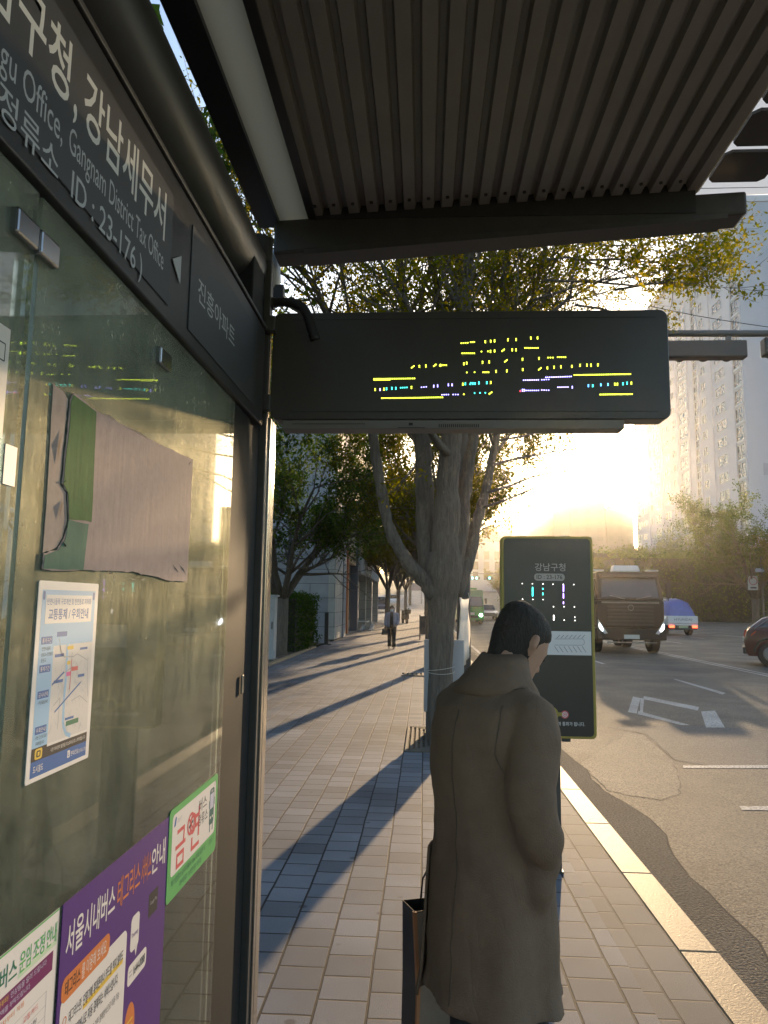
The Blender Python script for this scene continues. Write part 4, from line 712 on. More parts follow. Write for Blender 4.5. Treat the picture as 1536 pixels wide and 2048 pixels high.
MB(rp.location).box((-3.6, 44.6, .05), (-3.2, 44.7, .3)).build('cross_bar', MATS['bench_pale'], rp)
sg = thing('sign_post', 'thin dark upright sign panel at the end of the clipped hedge', 'sign', (-3.75, 28.2, 0)); MB(sg.location).box((-3.83, 28.15, .04), (-3.68, 28.22, 1.22)).build('panel', DK, sg, bevel=.01); MB(sg.location).box((-3.95, 28.1, 0), (-3.56, 28.3, .04)).build('base', DKM, sg)
cb_ = thing('utility_cabinet', 'tall pale grey utility cabinet beside the shelter post and hedge', 'cabinet', (-4.45, 20.5, 0)); MB(cb_.location).box((-4.75, 20.3, 0.03), (-4.18, 20.7, 1.75)).build('body', mat('cabinet_grey', (.36, .37, .38), .5, var=.1, vs=3), cb_, bevel=.015); MB(cb_.location).box((-4.80, 20.27, 1.752), (-4.13, 20.73, 1.80)).build('lid', MATS['cabinet_grey'], cb_); MB(cb_.location).box((-4.25, 20.27, .85), (-4.22, 20.298, 1.05)).build('handle', DKM, cb_); MB(cb_.location).box((-4.8, 20.25, 0), (-4.13, 20.75, .03)).build('plinth', STONE, cb_)
# ------------------------------------------------------------------ apartment tower
TW = mat('tower_paint', (.58, .57, .60), .75, var=.07, vs=.25); TWB = mat('tower_paint_blue', (.40, .43, .50), .75, var=.06, vs=.2)
WF = mat('window_frame_white', (.6, .6, .6), .5); WG = mat('tower_glass', (.05, .048, .05), .25, var=.35, vs=.8)
def tower(loc, label, detailed=True):
    root = thing('apartment_tower', label, 'apartment tower', loc); fl, nf = 2.62, 22; Ht = fl * nf + 1.5
    b = MB(); b.box((0, 0, 0), (16, 52, Ht)); b.build('wall', TW, root)
    b = MB(); b.box((-.02, -.25, 0), (15.6, -.003, Ht)); b.build('gable_wall', TWB, root); b = MB(); b.box((2, -.31, 19.6), (14, -.254, 21.2)); b.build('gable_band', mat('gable_band', (.30, .32, .40), .7), root)
    b = MB(); b.box((-.3, -.4, Ht), (16.3, 52.3, Ht + .9)); b.build('parapet', TW, root)
    for y in (16, 40): b = MB(); b.box((4, y, Ht + .9), (12, y + 7, Ht + 5)); b.build('lift_house', TW, root)
    for y in (3.0, 10.8, 15.9, 18.2, 20.9, 26.0, 34.8, 43.0): b = MB(); b.box((-.22, y - .22, 0), (-.003, y + .22, Ht)); b.build('pilaster', TW, root)
    bays = [(.3, 2.8, 2.1, .25, 'balcony'), (6.0, 9.4, 1.5, .6, 'double'), (13.1, 14.9, 1.4, .65, 'single'), (16.3, 18.0, 2.35, .12, 'stair'), (21.4, 25.2, 2.1, .25, 'balcony')]
    def wmesh(wd, ht, kind):
        b = MB(); b.k = 0; fw = .07
        b.box((-.10, 0, 0), (-.004, wd, fw)); b.box((-.10, 0, ht - fw), (-.004, wd, ht)); b.box((-.10, 0, fw), (-.004, fw, ht - fw)); b.box((-.10, wd - fw, fw), (-.004, wd, ht - fw)); b.box((-.085, wd / 2 - .04, fw), (-.004, wd / 2 + .04, ht - fw))
        if kind == 'stair': b.box((-.085, fw, ht / 2 - .06), (-.004, wd - fw, ht / 2 + .06))
        if kind == 'balcony': b.box((-.085, fw, ht * .33), (-.004, wd - fw, ht * .33 + .05)); b.box((-.12, -.1, -.28), (-.004, wd + .1, -.02))
        b.k = 1; b.box((-.03, fw, fw), (-.005, wd - fw, ht - fw)); return b
    for y0, y1, ht, sill, kind in bays:
        src = None
        for k in range(nf - 2):
            if src is None: o = wmesh(y1 - y0, ht, kind).build('window', [WF, WG], root); src = o
            else: o = src.copy(); COL.objects.link(o)
            o.location = (0, y0, .9 + fl * k + sill)
    b = MB()
    for y0, y1, ht, sill, kind in [(27.5, 29, 1.25, .75, 'single'), (31, 33.5, 1.25, .75, 'double'), (36.5, 39.5, 1.75, .45, 'balcony'), (41, 42.2, 1.25, .75, 'single'), (45, 48, 1.25, .75, 'double'), (49, 51.4, 1.75, .45, 'balcony')]:
        t_ = wmesh(y1 - y0, ht, kind)
        for k in range(nf - 2):
            n0 = len(b.v); b.v += [(x, y + y0, z + .9 + fl * k + sill) for x, y, z in t_.v]; b.f += [tuple(n0 + i for i in f) for f in t_.f]; b.m += t_.m
    b.k = 1; o = b.build('far_window', [WF, WG], root); o['kind'] = 'stuff'
    return root
tower((44, 100, 0), 'tall pale apartment tower with a blank bluish gable, right of the road'); 
def block(name, label, px0, px1, ytop, Y, depth, m, extra=(), bands=8, zb=0.0):
    a, c = PY(px0, 1150, Y), PY(px1, 1150, Y); zt = PY((px0 + px1) / 2, ytop, Y).z; root = thing(name, label, 'tower block', ((a.x + c.x) / 2, Y, zb)); o = root.location
    MB(o).box((a.x, Y, zb), (c.x, Y + depth, zt)).build('wall', m, root)
    for (e0, e1, et) in extra:
        p0, p1 = PY(e0, 1150, Y), PY(e1, 1150, Y); MB(o).box((p0.x, Y + .6, zt), (p1.x, Y + depth * .6, PY((e0 + e1) / 2, et, Y).z)).build('roof_house', m, root)
    wd = c.x - a.x; n = max(3, int(wd / 7))
    for i in range(n):
        x = a.x + wd * (i + .25) / n
        for k in range(bands): z = zb + 4 + (zt - zb - 6) * k / bands; MB(o).box((x, Y - .12, z), (x + wd * .5 / n, Y - .004, z + (zt - zb) / bands * .45)).build('window', mat('far_glass', (.06, .06, .06), .4), root)
    return root
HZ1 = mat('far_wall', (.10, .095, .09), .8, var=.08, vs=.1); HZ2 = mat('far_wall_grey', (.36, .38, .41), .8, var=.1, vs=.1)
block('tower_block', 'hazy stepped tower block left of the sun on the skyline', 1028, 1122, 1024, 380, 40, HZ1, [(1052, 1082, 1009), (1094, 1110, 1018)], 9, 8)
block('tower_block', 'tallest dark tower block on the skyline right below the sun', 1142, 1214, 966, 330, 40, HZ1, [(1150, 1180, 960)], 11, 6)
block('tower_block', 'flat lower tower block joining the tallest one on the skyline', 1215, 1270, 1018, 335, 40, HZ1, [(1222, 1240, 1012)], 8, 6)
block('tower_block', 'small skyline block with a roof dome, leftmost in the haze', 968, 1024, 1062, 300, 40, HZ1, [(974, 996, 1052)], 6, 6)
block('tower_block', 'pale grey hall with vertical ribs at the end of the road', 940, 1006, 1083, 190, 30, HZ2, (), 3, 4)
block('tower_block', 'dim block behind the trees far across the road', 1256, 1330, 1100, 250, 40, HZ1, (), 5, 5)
lt = thing('apartment_tower', 'bluish apartment block with square windows seen through the shelter roof gap', 'apartment tower', (-38, 48, 0)); LTO = lambda: MB(lt.location)
LTO().box((-55, 46, 0), (-24, 60, 47)).build('wall', TWB, lt)
for k in range(8):
    for i in range(7): LTO().box((-53 + 4.1 * i, 45.85, 22 + 3 * k), (-50.6 + 4.1 * i, 45.996, 23.7 + 3 * k)).build('window', [WG], lt)
# ------------------------------------------------------------------ people
SKIN = mat('skin', (.45, .27, .19), .55, var=.08, vs=12, spec=.35); HAIR = mat('hair_black', (.03, .025, .02), .75, var=.2, vs=60, bump=.8, bs=220, stretch=(1, 1, .2))
COAT = mat('coat_wool', (.20, .14, .098), .85, var=.14, vs=9, bump=.35, bs=260, spec=.2); TROU = mat('trousers_dark', (.02, .02, .023), .8, bump=.2, bs=200); SHOE = mat('shoe_black', (.02, .018, .016), .4)
def ring(a, bf, bb, z, cx=0.0, cyy=0.0, n=36, e=2.3, fold=0.0, nf=9, ph=0.0):
    o = []
    for k in range(n):
        t = 2 * math.pi * k / n; c, s = math.cos(t), math.sin(t); m = 1 + fold * math.sin(nf * t + ph) + fold * .6 * math.sin((nf * .5 + 1) * t + 1.3 + ph)
        o.append(Vector((cx + a * math.copysign(abs(c) ** (2 / e), c) * m, cyy + (bf if s > 0 else bb) * math.copysign(abs(s) ** (2 / e), s) * m, z)))
    return o
def remesh(o, vox, it=6, fac=.5):
    m = o.modifiers.new('remesh', 'REMESH'); m.mode = 'VOXEL'; m.voxel_size = vox; m.use_smooth_shade = True
    s = o.modifiers.new('smooth', 'SMOOTH'); s.iterations = it; s.factor = fac; return o
def wrinkle(o, size, strength, depth=2):
    tx = bpy.data.textures.new('folds', 'CLOUDS'); tx.noise_scale = size; tx.noise_depth = depth; d = o.modifiers.new('folds', 'DISPLACE'); d.texture = tx; d.strength = strength; d.mid_level = .5; d.texture_coords = 'LOCAL'
def hand(b, wr, dirv, palm, thumb, s=1.0, curl=.5):
    """palm and five bent fingers; dirv towards the fingers, palm = palm normal, thumb = side of the thumb"""
    wr, dv, pn_, th = Vector(wr), Vector(dirv).normalized(), Vector(palm).normalized(), Vector(thumb).normalized()
    b.tube([wr, wr + dv * .03 * s, wr + dv * .085 * s], [.024 * s, .03 * s, .032 * s], 10)
    b.ball(wr + dv * .055 * s, (.038 * s, .03 * s, .045 * s), 10, 6)
    for i, L in enumerate((.07, .08, .075, .058)):
        p = wr + dv * .09 * s + th * (.030 - .02 * i) * s; pts = [p - dv * .02 * s]; d = dv.copy()
        for k in range(4): pts.append(pts[-1] + d * L / 3.2 * s); d = (d + pn_ * curl * .9).normalized()
        b.tube(pts, [.0098 * s, .0098 * s, .009 * s, .0085 * s, .0065 * s], 8)
    p = wr + dv * .03 * s + th * .025 * s; b.tube([p, p + (th * .8 + dv * .5) * .035 * s, p + (th * .7 + dv * .9 + pn_ * .5) * .055 * s, p + (th * .4 + dv * 1.3 + pn_ * .9) * .065 * s], [.014 * s, .012 * s, .0105 * s, .008 * s], 8)
def body(parent, hp, hfwd, arms, legs, hands, s=1.0, vox=.0075):
    """one continuous skin: trunk, neck, head with features, arms, legs, hands (thing coordinates)"""
    b = MB(); f = Vector(hfwd).normalized(); u = Vector((0, 0, 1)) - f * f.z; u.normalize(); rg = f.cross(u); hp = Vector(hp)
    b.loft([ring(.15, .09, .10, .85), ring(.16, .10, .11, .95), ring(.135, .09, .09, 1.08), ring(.155, .105, .105, 1.22), ring(.165, .09, .10, 1.32), ring(.08, .06, .07, 1.39, 0, .03)])
    b.tube([(0, .03, 1.32), Vector((0, .04, 1.38)), hp - u * .06 - f * .03, hp - f * .01], [.065, .06, .058, .06], 14)
    def hd(x, y, z): return hp + rg * x + f * y + u * z
    rings = []
    for z, a, bf, bb, c in ((-.118, .03, .03, .02, .06), (-.105, .048, .045, .05, .045), (-.07, .064, .075, .075, .015), (-.03, .072, .09, .092, 0), (.01, .076, .094, .10, 0), (.05, .076, .090, .10, -.003), (.085, .062, .07, .085, -.008), (.108, .035, .04, .05, -.01), (.115, .01, .012, .015, -.01)):
        rings.append([hd(p.x, p.y, z) for p in ring(a, bf, bb, 0, 0, c, 24, 2.1)])
    b.loft(rings)
    b.loft([[hd(x, y, z) for x, y, z in q] for q in ([(-.008, .088, .02), (.008, .088, .02), (.008, .07, .02), (-.008, .07, .02)], [(-.014, .115, -.022), (.014, .115, -.022), (.014, .07, -.022), (-.014, .07, -.022)], [(-.012, .098, -.034), (.012, .098, -.034), (.012, .07, -.034), (-.012, .07, -.034)])])
    b.ball(hd(0, .085, -.062), (.022, .014, .008), 10, 6)
    for sx in (-1, 1): b.tube([hd(.07 * sx, -.005, -.03), hd(.084 * sx, -.015, -.01), hd(.086 * sx, -.02, .018), hd(.074 * sx, -.01, .026)], [.008, .013, .014, .007], 8); b.ball(hd(.032 * sx, .078, .028), (.02, .012, .007), 8, 5)
    for pts in arms: b.tube(pts, [.05, .046, .04, .034, .026][:len(pts)] if len(pts) == 5 else [.05, .042, .034, .026], 12)
    for pts in legs: b.tube(pts, [.085, .075, .055, .052, .04], 14)
    for h in hands: hand(b, *h)
    for pts in legs: p = Vector(pts[-1]); b.tube([p, p + Vector((0, .03, -.04)), p + Vector((0, .14, -.055))], [.04, .042, .03], 10)
    o = b.build('body', SKIN, parent, True); remesh(o, vox, 3); return hd
TH = math.radians(46); man = thing('person', 'person in a long dark brown coat bowing their head, seen from behind', 'person', (.205, 2.2, 0), -TH); man.scale = (.93, .93, 1)
HP, HF = (.0, .135, 1.478), (.12, .78, -.62)
hd = body(man, HP, HF, [[(-.15, 0.01, 1.32), (-.185, .06, 1.18), (-.22, .10, 1.06), (-.285, .125, .93), (-.325, .125, .845)], [(.16, -.01, 1.32), (.2, -.06, 1.2), (.21, -.09, 1.10), (.19, -.03, .98), (.13, .03, .92)]],
          [[(-.085, 0, .88), (-.09, .01, .68), (-.09, .015, .48), (-.09, -.02, .28), (-.09, -.03, .08)], [(.085, .01, .88), (.09, .03, .68), (.09, .03, .48), (.09, 0, .28), (.09, -.01, .08)]],
          [((-.325, .125, .845), (-.02, .02, -1), (1, .1, 0), (.1, 1, 0), 1.0, .85), ((.125, .035, .91), (-.3, .2, -1), (-1, .2, 0), (.1, 1, .2), .9, .35)])
# hair: cropped shell over crown and nape
b = MB(); g_ = random.Random(3); R_ = []
for z, a, bf, bb, c in ((-.125, .046, -.04, .076, -.004), (-.10, .056, -.035, .084, -.002), (-.085, .060, -.03, .090, 0), (-.06, .066, -.02, .094, 0), (-.02, .079, .0, .108, 0), (.02, .085, .03, .114, 0), (.055, .086, .085, .116, 0), (.09, .074, .088, .102, -.006), (.115, .048, .055, .066, -.01), (.128, .012, .012, .016, -.01)):
    R_.append([hd(p.x * g_.uniform(.985, 1.02), p.y * g_.uniform(.985, 1.02), z + g_.uniform(-.003, .003)) for p in [Vector((a * math.cos(2 * math.pi * k / 40), (bf if math.sin(2 * math.pi * k / 40) > 0 else bb) * math.sin(2 * math.pi * k / 40) + c, 0)) for k in range(40)]])
b.loft(R_); ho = b.build('hair', HAIR, man, True); sdm = ho.modifiers.new('s', 'SUBSURF'); sdm.levels = 1; sdm.render_levels = 2; wrinkle(ho, .012, .006, 1)
b = MB()
for sx in (-1, 1): b.ball(hd(.031 * sx, .083, .008), (.011, .006, .006), 10, 6)
b.build('eye', mat('eye_dark', (.03, .02, .015), .2), man, True)
# long coat: trunk and sleeves grown together
b = MB(); spec_ = [(.52, .222, .185, .19, -.005, .045, 7), (.535, .222, .185, .19, -.005, .040, 7), (.57, .213, .175, .185, -.005, .028, 7), (.72, .205, .165, .175, -.006, .022, 7), (.90, .195, .155, .165, -.008, .016, 8), (1.02, .188, .15, .158, -.012, .012, 8), (1.14, .192, .145, .165, -.018, .008, 8), (1.24, .198, .135, .168, -.018, .004, 8), (1.31, .188, .115, .150, -.008, 0, 8), (1.355, .155, .095, .120, .01, 0, 8), (1.39, .10, .08, .088, .035, 0, 8), (1.415, .072, .07, .068, .055, 0, 8)]
b.loft([ring(a, bf, bb, z, 0, c, 48, 2.2, fo, nf, .4) for z, a, bf, bb, c, fo, nf in spec_])
b.tube([(.11, -.01, 1.312), (.165, -.02, 1.292), (.195, -.05, 1.22), (.212, -.088, 1.13), (.216, -.09, 1.085), (.214, -.07, 1.03), (.205, -.045, .985), (.195, -.025, .95), (.185, -.01, .92), (.15, .01, .88)], [.072, .076, .076, .070, .071, .062, .067, .058, .063, .04], 20)
b.tube([(-.11, .0, 1.312), (-.155, .015, 1.292), (-.182, .055, 1.2), (-.205, .09, 1.09), (-.22, .105, 1.03), (-.255, .12, .96), (-.29, .125, .905)], [.075, .082, .079, .072, .068, .064, .060], 20)
b.tube([(.19, -.03, .93), (.185, -.02, .86), (.17, -.02, .78)], [.05, .05, .03], 12)
co = b.build('coat', COAT, man, True); remesh(co, .011, 3); wrinkle(co, .19, .026, 1); wrinkle(co, .055, .008, 2)
b = MB(); CR = []
for z, a, bf, bb, c, lift in ((1.338, .142, .085, .140, .02, .02), (1.36, .138, .082, .134, .022, .02), (1.39, .116, .074, .114, .032, .014), (1.435, .086, .07, .086, .052, .004), (1.458, .076, .066, .076, .062, 0), (1.44, .068, .06, .065, .062, 0)):
    CR.append([Vector((p.x, p.y, p.z + lift * (1 - p.y / .1) * .2 - max(0, p.y - .05) * .5)) for p in ring(a, bf, bb, z, 0, c, 40, 2.1)])
b.loft(CR, False); cl = b.build('collar', COAT, man, True); sdd = cl.modifiers.new('t', 'SOLIDIFY'); sdd.thickness = .006; wrinkle(cl, .06, .006)
# seams and a pocket flap, laid on the cloth
def on_coat(o, off=.0015):
    k = o.modifiers.new('lay', 'SHRINKWRAP'); k.target = co; k.wrap_method = 'NEAREST_SURFACEPOINT'; k.wrap_mode = 'ABOVE_SURFACE'; k.offset = off; return o
def ribbon(name, pts, wd=.007):
    b = MB(); P = []
    for i in range(len(pts) - 1):
        for j in range(8): P.append(Vector(pts[i]).lerp(Vector(pts[i + 1]), j / 8))
    P.append(Vector(pts[-1])); n = len(P); S = []
    for i in range(n): d = (P[min(i + 1, n - 1)] - P[max(i - 1, 0)]).normalized(); c_ = Vector((P[i].x, P[i].y, 0)).normalized(); S.append(d.cross(c_).normalized() * wd / 2)
    b.add([P[i] + S[i] for i in range(n)] + [P[i] - S[i] for i in range(n)], [(i, i + 1, n + i + 1, n + i) for i in range(n - 1)]); o = b.build(name, mat('coat_seam', (.11, .085, .062), .9), man, True); on_coat(o); m_ = o.modifiers.new('t', 'SOLIDIFY'); m_.thickness = .0015; return o
ribbon('seam', [(.0, -.2, 1.33), (.0, -.22, 1.15), (.0, -.22, .95), (.0, -.23, .75), (.0, -.25, .56)], .003)
ribbon('seam', [(.13, -.11, 1.335), (.145, -.15, 1.27), (.14, -.16, 1.2), (.16, -.13, 1.14)], .003)
ribbon('seam', [(.15, -.03, 1.36), (.10, -.06, 1.375), (.05, -.08, 1.385)], .004)
b = MB(); b.add([(.27 - .02 * j / 6, -.10 + .16 * i / 8, .86 - .06 * j / 6 + .02 * i / 8) for j in range(7) for i in range(9)], [(j * 9 + i, j * 9 + i + 1, (j + 1) * 9 + i + 1, (j + 1) * 9 + i) for j in range(6) for i in range(8)]); pass
n_, l_ = nodes_of(COAT); bps = [x for x in n_ if x.type == 'BUMP'][0]; tc_ = n_.new('ShaderNodeTexCoord'); mp_ = n_.new('ShaderNodeMapping'); mp_.inputs['Scale'].default_value = (1, 1, .4); l_.new(tc_.outputs['Object'], mp_.inputs[0])
t_ = n_.new('ShaderNodeTexNoise'); t_.inputs['Scale'].default_value = 7; t_.inputs['Detail'].default_value = 3; t_.inputs['Distortion'].default_value = 1.2; l_.new(mp_.outputs[0], t_.inputs[0]); a_ = n_.new('ShaderNodeMath'); a_.operation = 'SUBTRACT'; a_.inputs[1].default_value = .5; l_.new(t_.outputs[0], a_.inputs[0]); ab_ = n_.new('ShaderNodeMath'); ab_.operation = 'ABSOLUTE'; l_.new(a_.outputs[0], ab_.inputs[0]); pw_ = n_.new('ShaderNodeMath'); pw_.operation = 'POWER'; pw_.inputs[1].default_value = .6; l_.new(ab_.outputs[0], pw_.inputs[0])
bp2 = n_.new('ShaderNodeBump'); bp2.inputs['Strength'].default_value = .22; bp2.inputs['Distance'].default_value = .03; l_.new(pw_.outputs[0], bp2.inputs['Height']); l_.new(bp2.outputs[0], bps.inputs['Normal'])
# back vent flap: an outset strip of the skirt
b = MB(); fl_ = []
for z, a, bf, bb, c, fo, nf in [(spec_[0])] + [s for s in spec_[2:5]]:
    r1 = ring(a * 1.06, bf * 1.06, bb * 1.065, z, 0, c, 48, 2.2, fo, nf, .4); fl_.append([r1[k] for k in range(25, 31)])
fl_[0] = [p + Vector((0, -.004, -.02)) for p in fl_[0]]
b.loft(fl_, False, False); vf = b.build('coat_flap', COAT, man, True); sdd = vf.modifiers.new('t', 'SOLIDIFY'); sdd.thickness = .008
b = MB()
for sx in (-1, 1): b.tube([(.085 * sx, 0, .86), (.09 * sx, .012, .68), (.09 * sx, .015, .48), (.09 * sx, -.005, .28), (.09 * sx, -.015, .10), (.09 * sx, -.01, .055)], [.10, .092, .078, .07, .066, .066], 18)
tro = b.build('trousers', TROU, man, True); wrinkle(tro, .07, .012)
for sx in (-1, 1):
    b = MB(); b.loft([ring(.042, .11, .075, z, .09 * sx, .035, 20, 2.4) for z in (.0, .025)] + [ring(.042, .105, .07, .045, .09 * sx, .03, 20), ring(.038, .05, .06, .085, .09 * sx, 0, 20)]); b.build('shoe', SHOE, man, True)
# paper bag hanging from the left hand
RZ = Matrix.Rotation(-TH, 3, 'Z'); bag = thing('shopping_bag', 'dark paper shopping bag with pale grey side hanging beside the brown coat', 'shopping bag', (.198, 2.2, 0) , -TH)
hx, hy = -.232, .158; bag.location = Vector((.070, 2.48, .205)); bag.rotation_euler = (0, 0, -TH - .35)
BK = mat('bag_black', (.022, .019, .018), .4, var=.2, vs=6); BG_ = mat('bag_kraft', (.30, .235, .18), .65, var=.12, vs=14, bump=.2, bs=90)
b = MB(); W_, D2, Hb = .12, .058, .45
q0 = [(-D2, -W_, 0), (D2, -W_, 0), (D2, W_, 0), (-D2, W_, 0)]; q1 = [(-D2 * .75, -W_ * 1.04, Hb), (D2 * .85, -W_ * 1.03, Hb), (D2 * .8, W_, Hb - .01), (-D2 * .8, W_, Hb - .01)]; m1 = [(-D2, -W_ * .97, Hb * .5), (D2 * 1.05, -W_ * .98, Hb * .5), (D2 * 1.1, W_, Hb * .5), (-D2, W_, Hb * .5)]
b.k = 0; b.loft([q0, m1, q1], False); b.poly(q0[::-1]); bs_ = b.build('sides', BK, bag); bs_.modifiers.new('t', 'SOLIDIFY').thickness = -.002
b = MB(); b.loft([[(D2 + .003, -W_ + .004, .003), (D2 + .003, W_ - .004, .003)], [(D2 * 1.08 + .003, -W_ * .96, Hb * .5), (D2 * 1.12 + .003, W_ - .004, Hb * .5)], [(D2 * .85 + .004, -W_ * 1.01, Hb - .003), (D2 * .8 + .004, W_ - .004, Hb - .012)]], False, False); bb_ = b.build('pale_side', BG_, bag); bb_.modifiers.new('t', 'SOLIDIFY').thickness = .0015
b = MB(); b.loft([[(D2 - .004, -W_ - .006, .0), (D2 + .008, -W_ - .006, .0), (D2 + .008, -W_ + .004, .0), (D2 - .004, -W_ + .004, .0)], [(D2 * 1.08 - .004, -W_ * .97 - .006, Hb * .5), (D2 * 1.08 + .008, -W_ * .97 - .006, Hb * .5), (D2 * 1.08 + .008, -W_ * .97 + .004, Hb * .5), (D2 * 1.08 - .004, -W_ * .97 + .004, Hb * .5)], [(D2 * .85 - .004, -W_ * 1.03 - .007, Hb), (D2 * .85 + .008, -W_ * 1.03 - .007, Hb), (D2 * .85 + .008, -W_ * 1.03 + .004, Hb), (D2 * .85 - .004, -W_ * 1.03 + .004, Hb)]]); b.build('sunlit_edge', mat('bag_sunlit_edge', (.50, .22, .10), .6), bag)  # corner strip coloured orange for the sunlight catching the bag's edge
for sx in (-.6, .6): MB().tube([(D2 * sx, -.07, Hb - .03), (D2 * sx, -.06, Hb + .06), (D2 * sx * .4, -.02, Hb + .145), (D2 * sx * .4, .02, Hb + .145), (D2 * sx, .06, Hb + .06), (D2 * sx, .07, Hb - .03)], .003, 6).build('handle', BK, bag, True)
# walking woman
wo = thing('person', 'masked person in a lilac jacket and black trousers walking towards the shelter', 'person', (-1.14, 26.1, 0), math.pi, None); wo.scale = (.93, .93, .93)
hd = body(wo, (0, .03, 1.52), (0, 1, -.05), [[(-.16, 0, 1.34), (-.2, -.01, 1.2), (-.21, -.02, 1.1), (-.20, .06, .98), (-.17, .10, .93)], [(.16, 0, 1.34), (.2, 0, 1.2), (.22, 0, 1.08), (.225, .03, .95), (.225, .05, .84)]],
          [[(-.08, 0, .88), (-.085, .05, .68), (-.085, .07, .48), (-.085, .05, .28), (-.085, .06, .09)], [(.08, 0, .88), (.085, -.02, .68), (.085, -.02, .48), (.085, -.07, .28), (.085, -.10, .10)]],
          [((-.17, .10, .93), (.3, .5, -.8), (1, 0, 0), (0, 1, 0), .9, .4), ((.225, .05, .84), (0, .1, -1), (-1, 0, 0), (0, 1, 0), .9, .9)], vox=.012)
JK = mat('jacket_lilac', (.25, .245, .31), .8, var=.1, vs=8); BT_ = mat('top_black', (.02, .02, .022), .8)
b = MB(); b.loft([ring(.20, .14, .14, .83, 0, 0, 30, 2.3, .03), ring(.20, .14, .14, .95, 0, 0, 30, 2.3, .02), ring(.185, .13, .13, 1.12, 0, 0, 30), ring(.19, .13, .13, 1.28, 0, 0, 30), ring(.165, .10, .11, 1.36, 0, 0, 30), ring(.08, .07, .075, 1.42, 0, .01, 30)]); b.tube([(.13, 0, 1.34), (.195, 0, 1.3), (.22, 0, 1.18), (.235, 0, 1.07), (.235, .04, .93), (.23, .05, .88)], [.07, .078, .072, .066, .06, .058], 14); b.tube([(-.13, 0, 1.34), (-.195, -.01, 1.3), (-.22, -.02, 1.18), (-.235, -.02, 1.08), (-.215, .07, .97), (-.185, .10, .93)], [.07, .078, .072, .066, .062, .06], 14); j_ = b.build('jacket', JK, wo, True); remesh(j_, .014, 3); wrinkle(j_, .1, .02)
b = MB(); b.loft([[Vector((x * w_, y, z)) for x in (-1, -.4, .4, 1)] for w_, y, z in ((.075, .152, .80), (.07, .150, 1.0), (.06, .14, 1.2), (.05, .118, 1.38))], False, False); o_ = b.build('top', BT_, wo, True); o_.modifiers.new('t', 'SOLIDIFY').thickness = .01
b = MB()
for pts in ([(-.08, 0, .9), (-.085, .05, .68), (-.085, .07, .48), (-.085, .05, .28), (-.085, .06, .08)], [(.08, 0, .9), (.085, -.02, .68), (.085, -.02, .48), (.085, -.07, .28), (.085, -.09, .10)]): b.tube(pts, [.115, .095, .078, .07, .075], 14)
b.build('trousers', BT_, wo, True)
for x, y, z in ((-.085, .09, 0), (.085, -.06, .01)): b = MB(); b.loft([ring(.042, .11, .08, zz + z, x, y, 16) for zz in (0, .04)] + [ring(.035, .05, .06, .08 + z, x, y - .03, 16)]); b.build('shoe', mat('shoe_white', (.6, .6, .6), .5), wo, True)
b = MB(); b.loft([[hd(p.x, p.y, z) for p in ring(a, bf, bb, 0, 0, 0, 24)] for z, a, bf, bb in ((-.13, .092, -.02, .10), (-.06, .098, -.01, .112), (.02, .096, .03, .118), (.06, .092, .095, .114), (.10, .07, .07, .09), (.132, .015, .015, .02))]); b.build('hair', HAIR, wo, True)
b = MB(); b.loft([[hd(x, .098 - abs(x) * .55, z) for x in (-.06, -.03, 0, .03, .06)] for z in (-.10, -.06, -.015)], False, False); o_ = b.build('face_mask', mat('mask_white', (.62, .62, .64), .8), wo, True); o_.modifiers.new('t', 'SOLIDIFY').thickness = .012
hb = thing('handbag', 'small black handbag carried by the person in the lilac jacket', 'handbag', (-1.36, 26.03, .50)); b = MB(hb.location); b.hexa([(-1.50, 25.95, .50), (-1.24, 25.95, .50), (-1.24, 26.09, .50), (-1.50, 26.09, .50), (-1.47, 25.98, .70), (-1.27, 25.98, .70), (-1.27, 26.06, .70), (-1.47, 26.06, .70)]); b.build('body', BK, hb, bevel=.01); MB(hb.location).tube([(-1.44, 26.02, .69), (-1.40, 26.02, .75), (-1.34, 26.02, .75), (-1.30, 26.02, .69)], .008, 6).build('handle', BK, hb)
# ------------------------------------------------------------------ vehicles
TYRE = mat('tyre', (.018, .018, .018), .85); RIM = mat('rim', (.16, .16, .165), .4, .8); CGL = mat('car_glass', (.02, .022, .025), .05, spec=.7); CHP = mat('plate_blank', (.5, .52, .48), .5)
def wheel(par, x, y, r, wd):
    w_ = MB().tube([(x - wd / 2, y, r), (x - wd / 2 + .03, y, r), (x + wd / 2 - .03, y, r), (x + wd / 2, y, r)], [r * .9, r, r, r * .9], 26).build('tyre', TYRE, par, False)
    for sx in (-1, 1): MB().cyl((x + sx * (wd / 2 - .005), y, r), (x + sx * (wd / 2 + .012), y, r), r * .62, 20, r * .5).build('rim', RIM, w_)
    return w_
LAMP = mat('headlight_lit', (1, 1, 1), .3, emit=9, ecol=(.9, .95, 1)); TAIL = mat('tail_lamp_lit', (.7, .02, .01), .3, emit=2.5, ecol=(1, .08, .03)); LENS = mat('lamp_lens', (.5, .5, .5), .15)
TP = mat('truck_paint', (.022, .02, .018), .6, var=.1, vs=2, spec=.2); TD = mat('truck_dark', (.022, .021, .02), .6)
tk = thing('truck', 'large dark heavy truck with lit headlights coming down the road', 'truck', (7.62, 27.5, -.12))
def lr(w0, y0, z0, w1, y1, z1, dep):  # front slab between two heights
    return [(-w0, y0, z0), (w0, y0, z0), (w0, dep, z0), (-w0, dep, z0), (-w1, y1, z1), (w1, y1, z1), (w1, dep, z1), (-w1, dep, z1)]
b = MB(); b.hexa(lr(1.24, 0, .95, 1.24, .0, 1.95, 2.1)); b.hexa(lr(1.24, .002, 1.952, 1.14, .24, 3.02, 2.1)); b.build('cab', TP, tk, bevel=.07, seg=3)
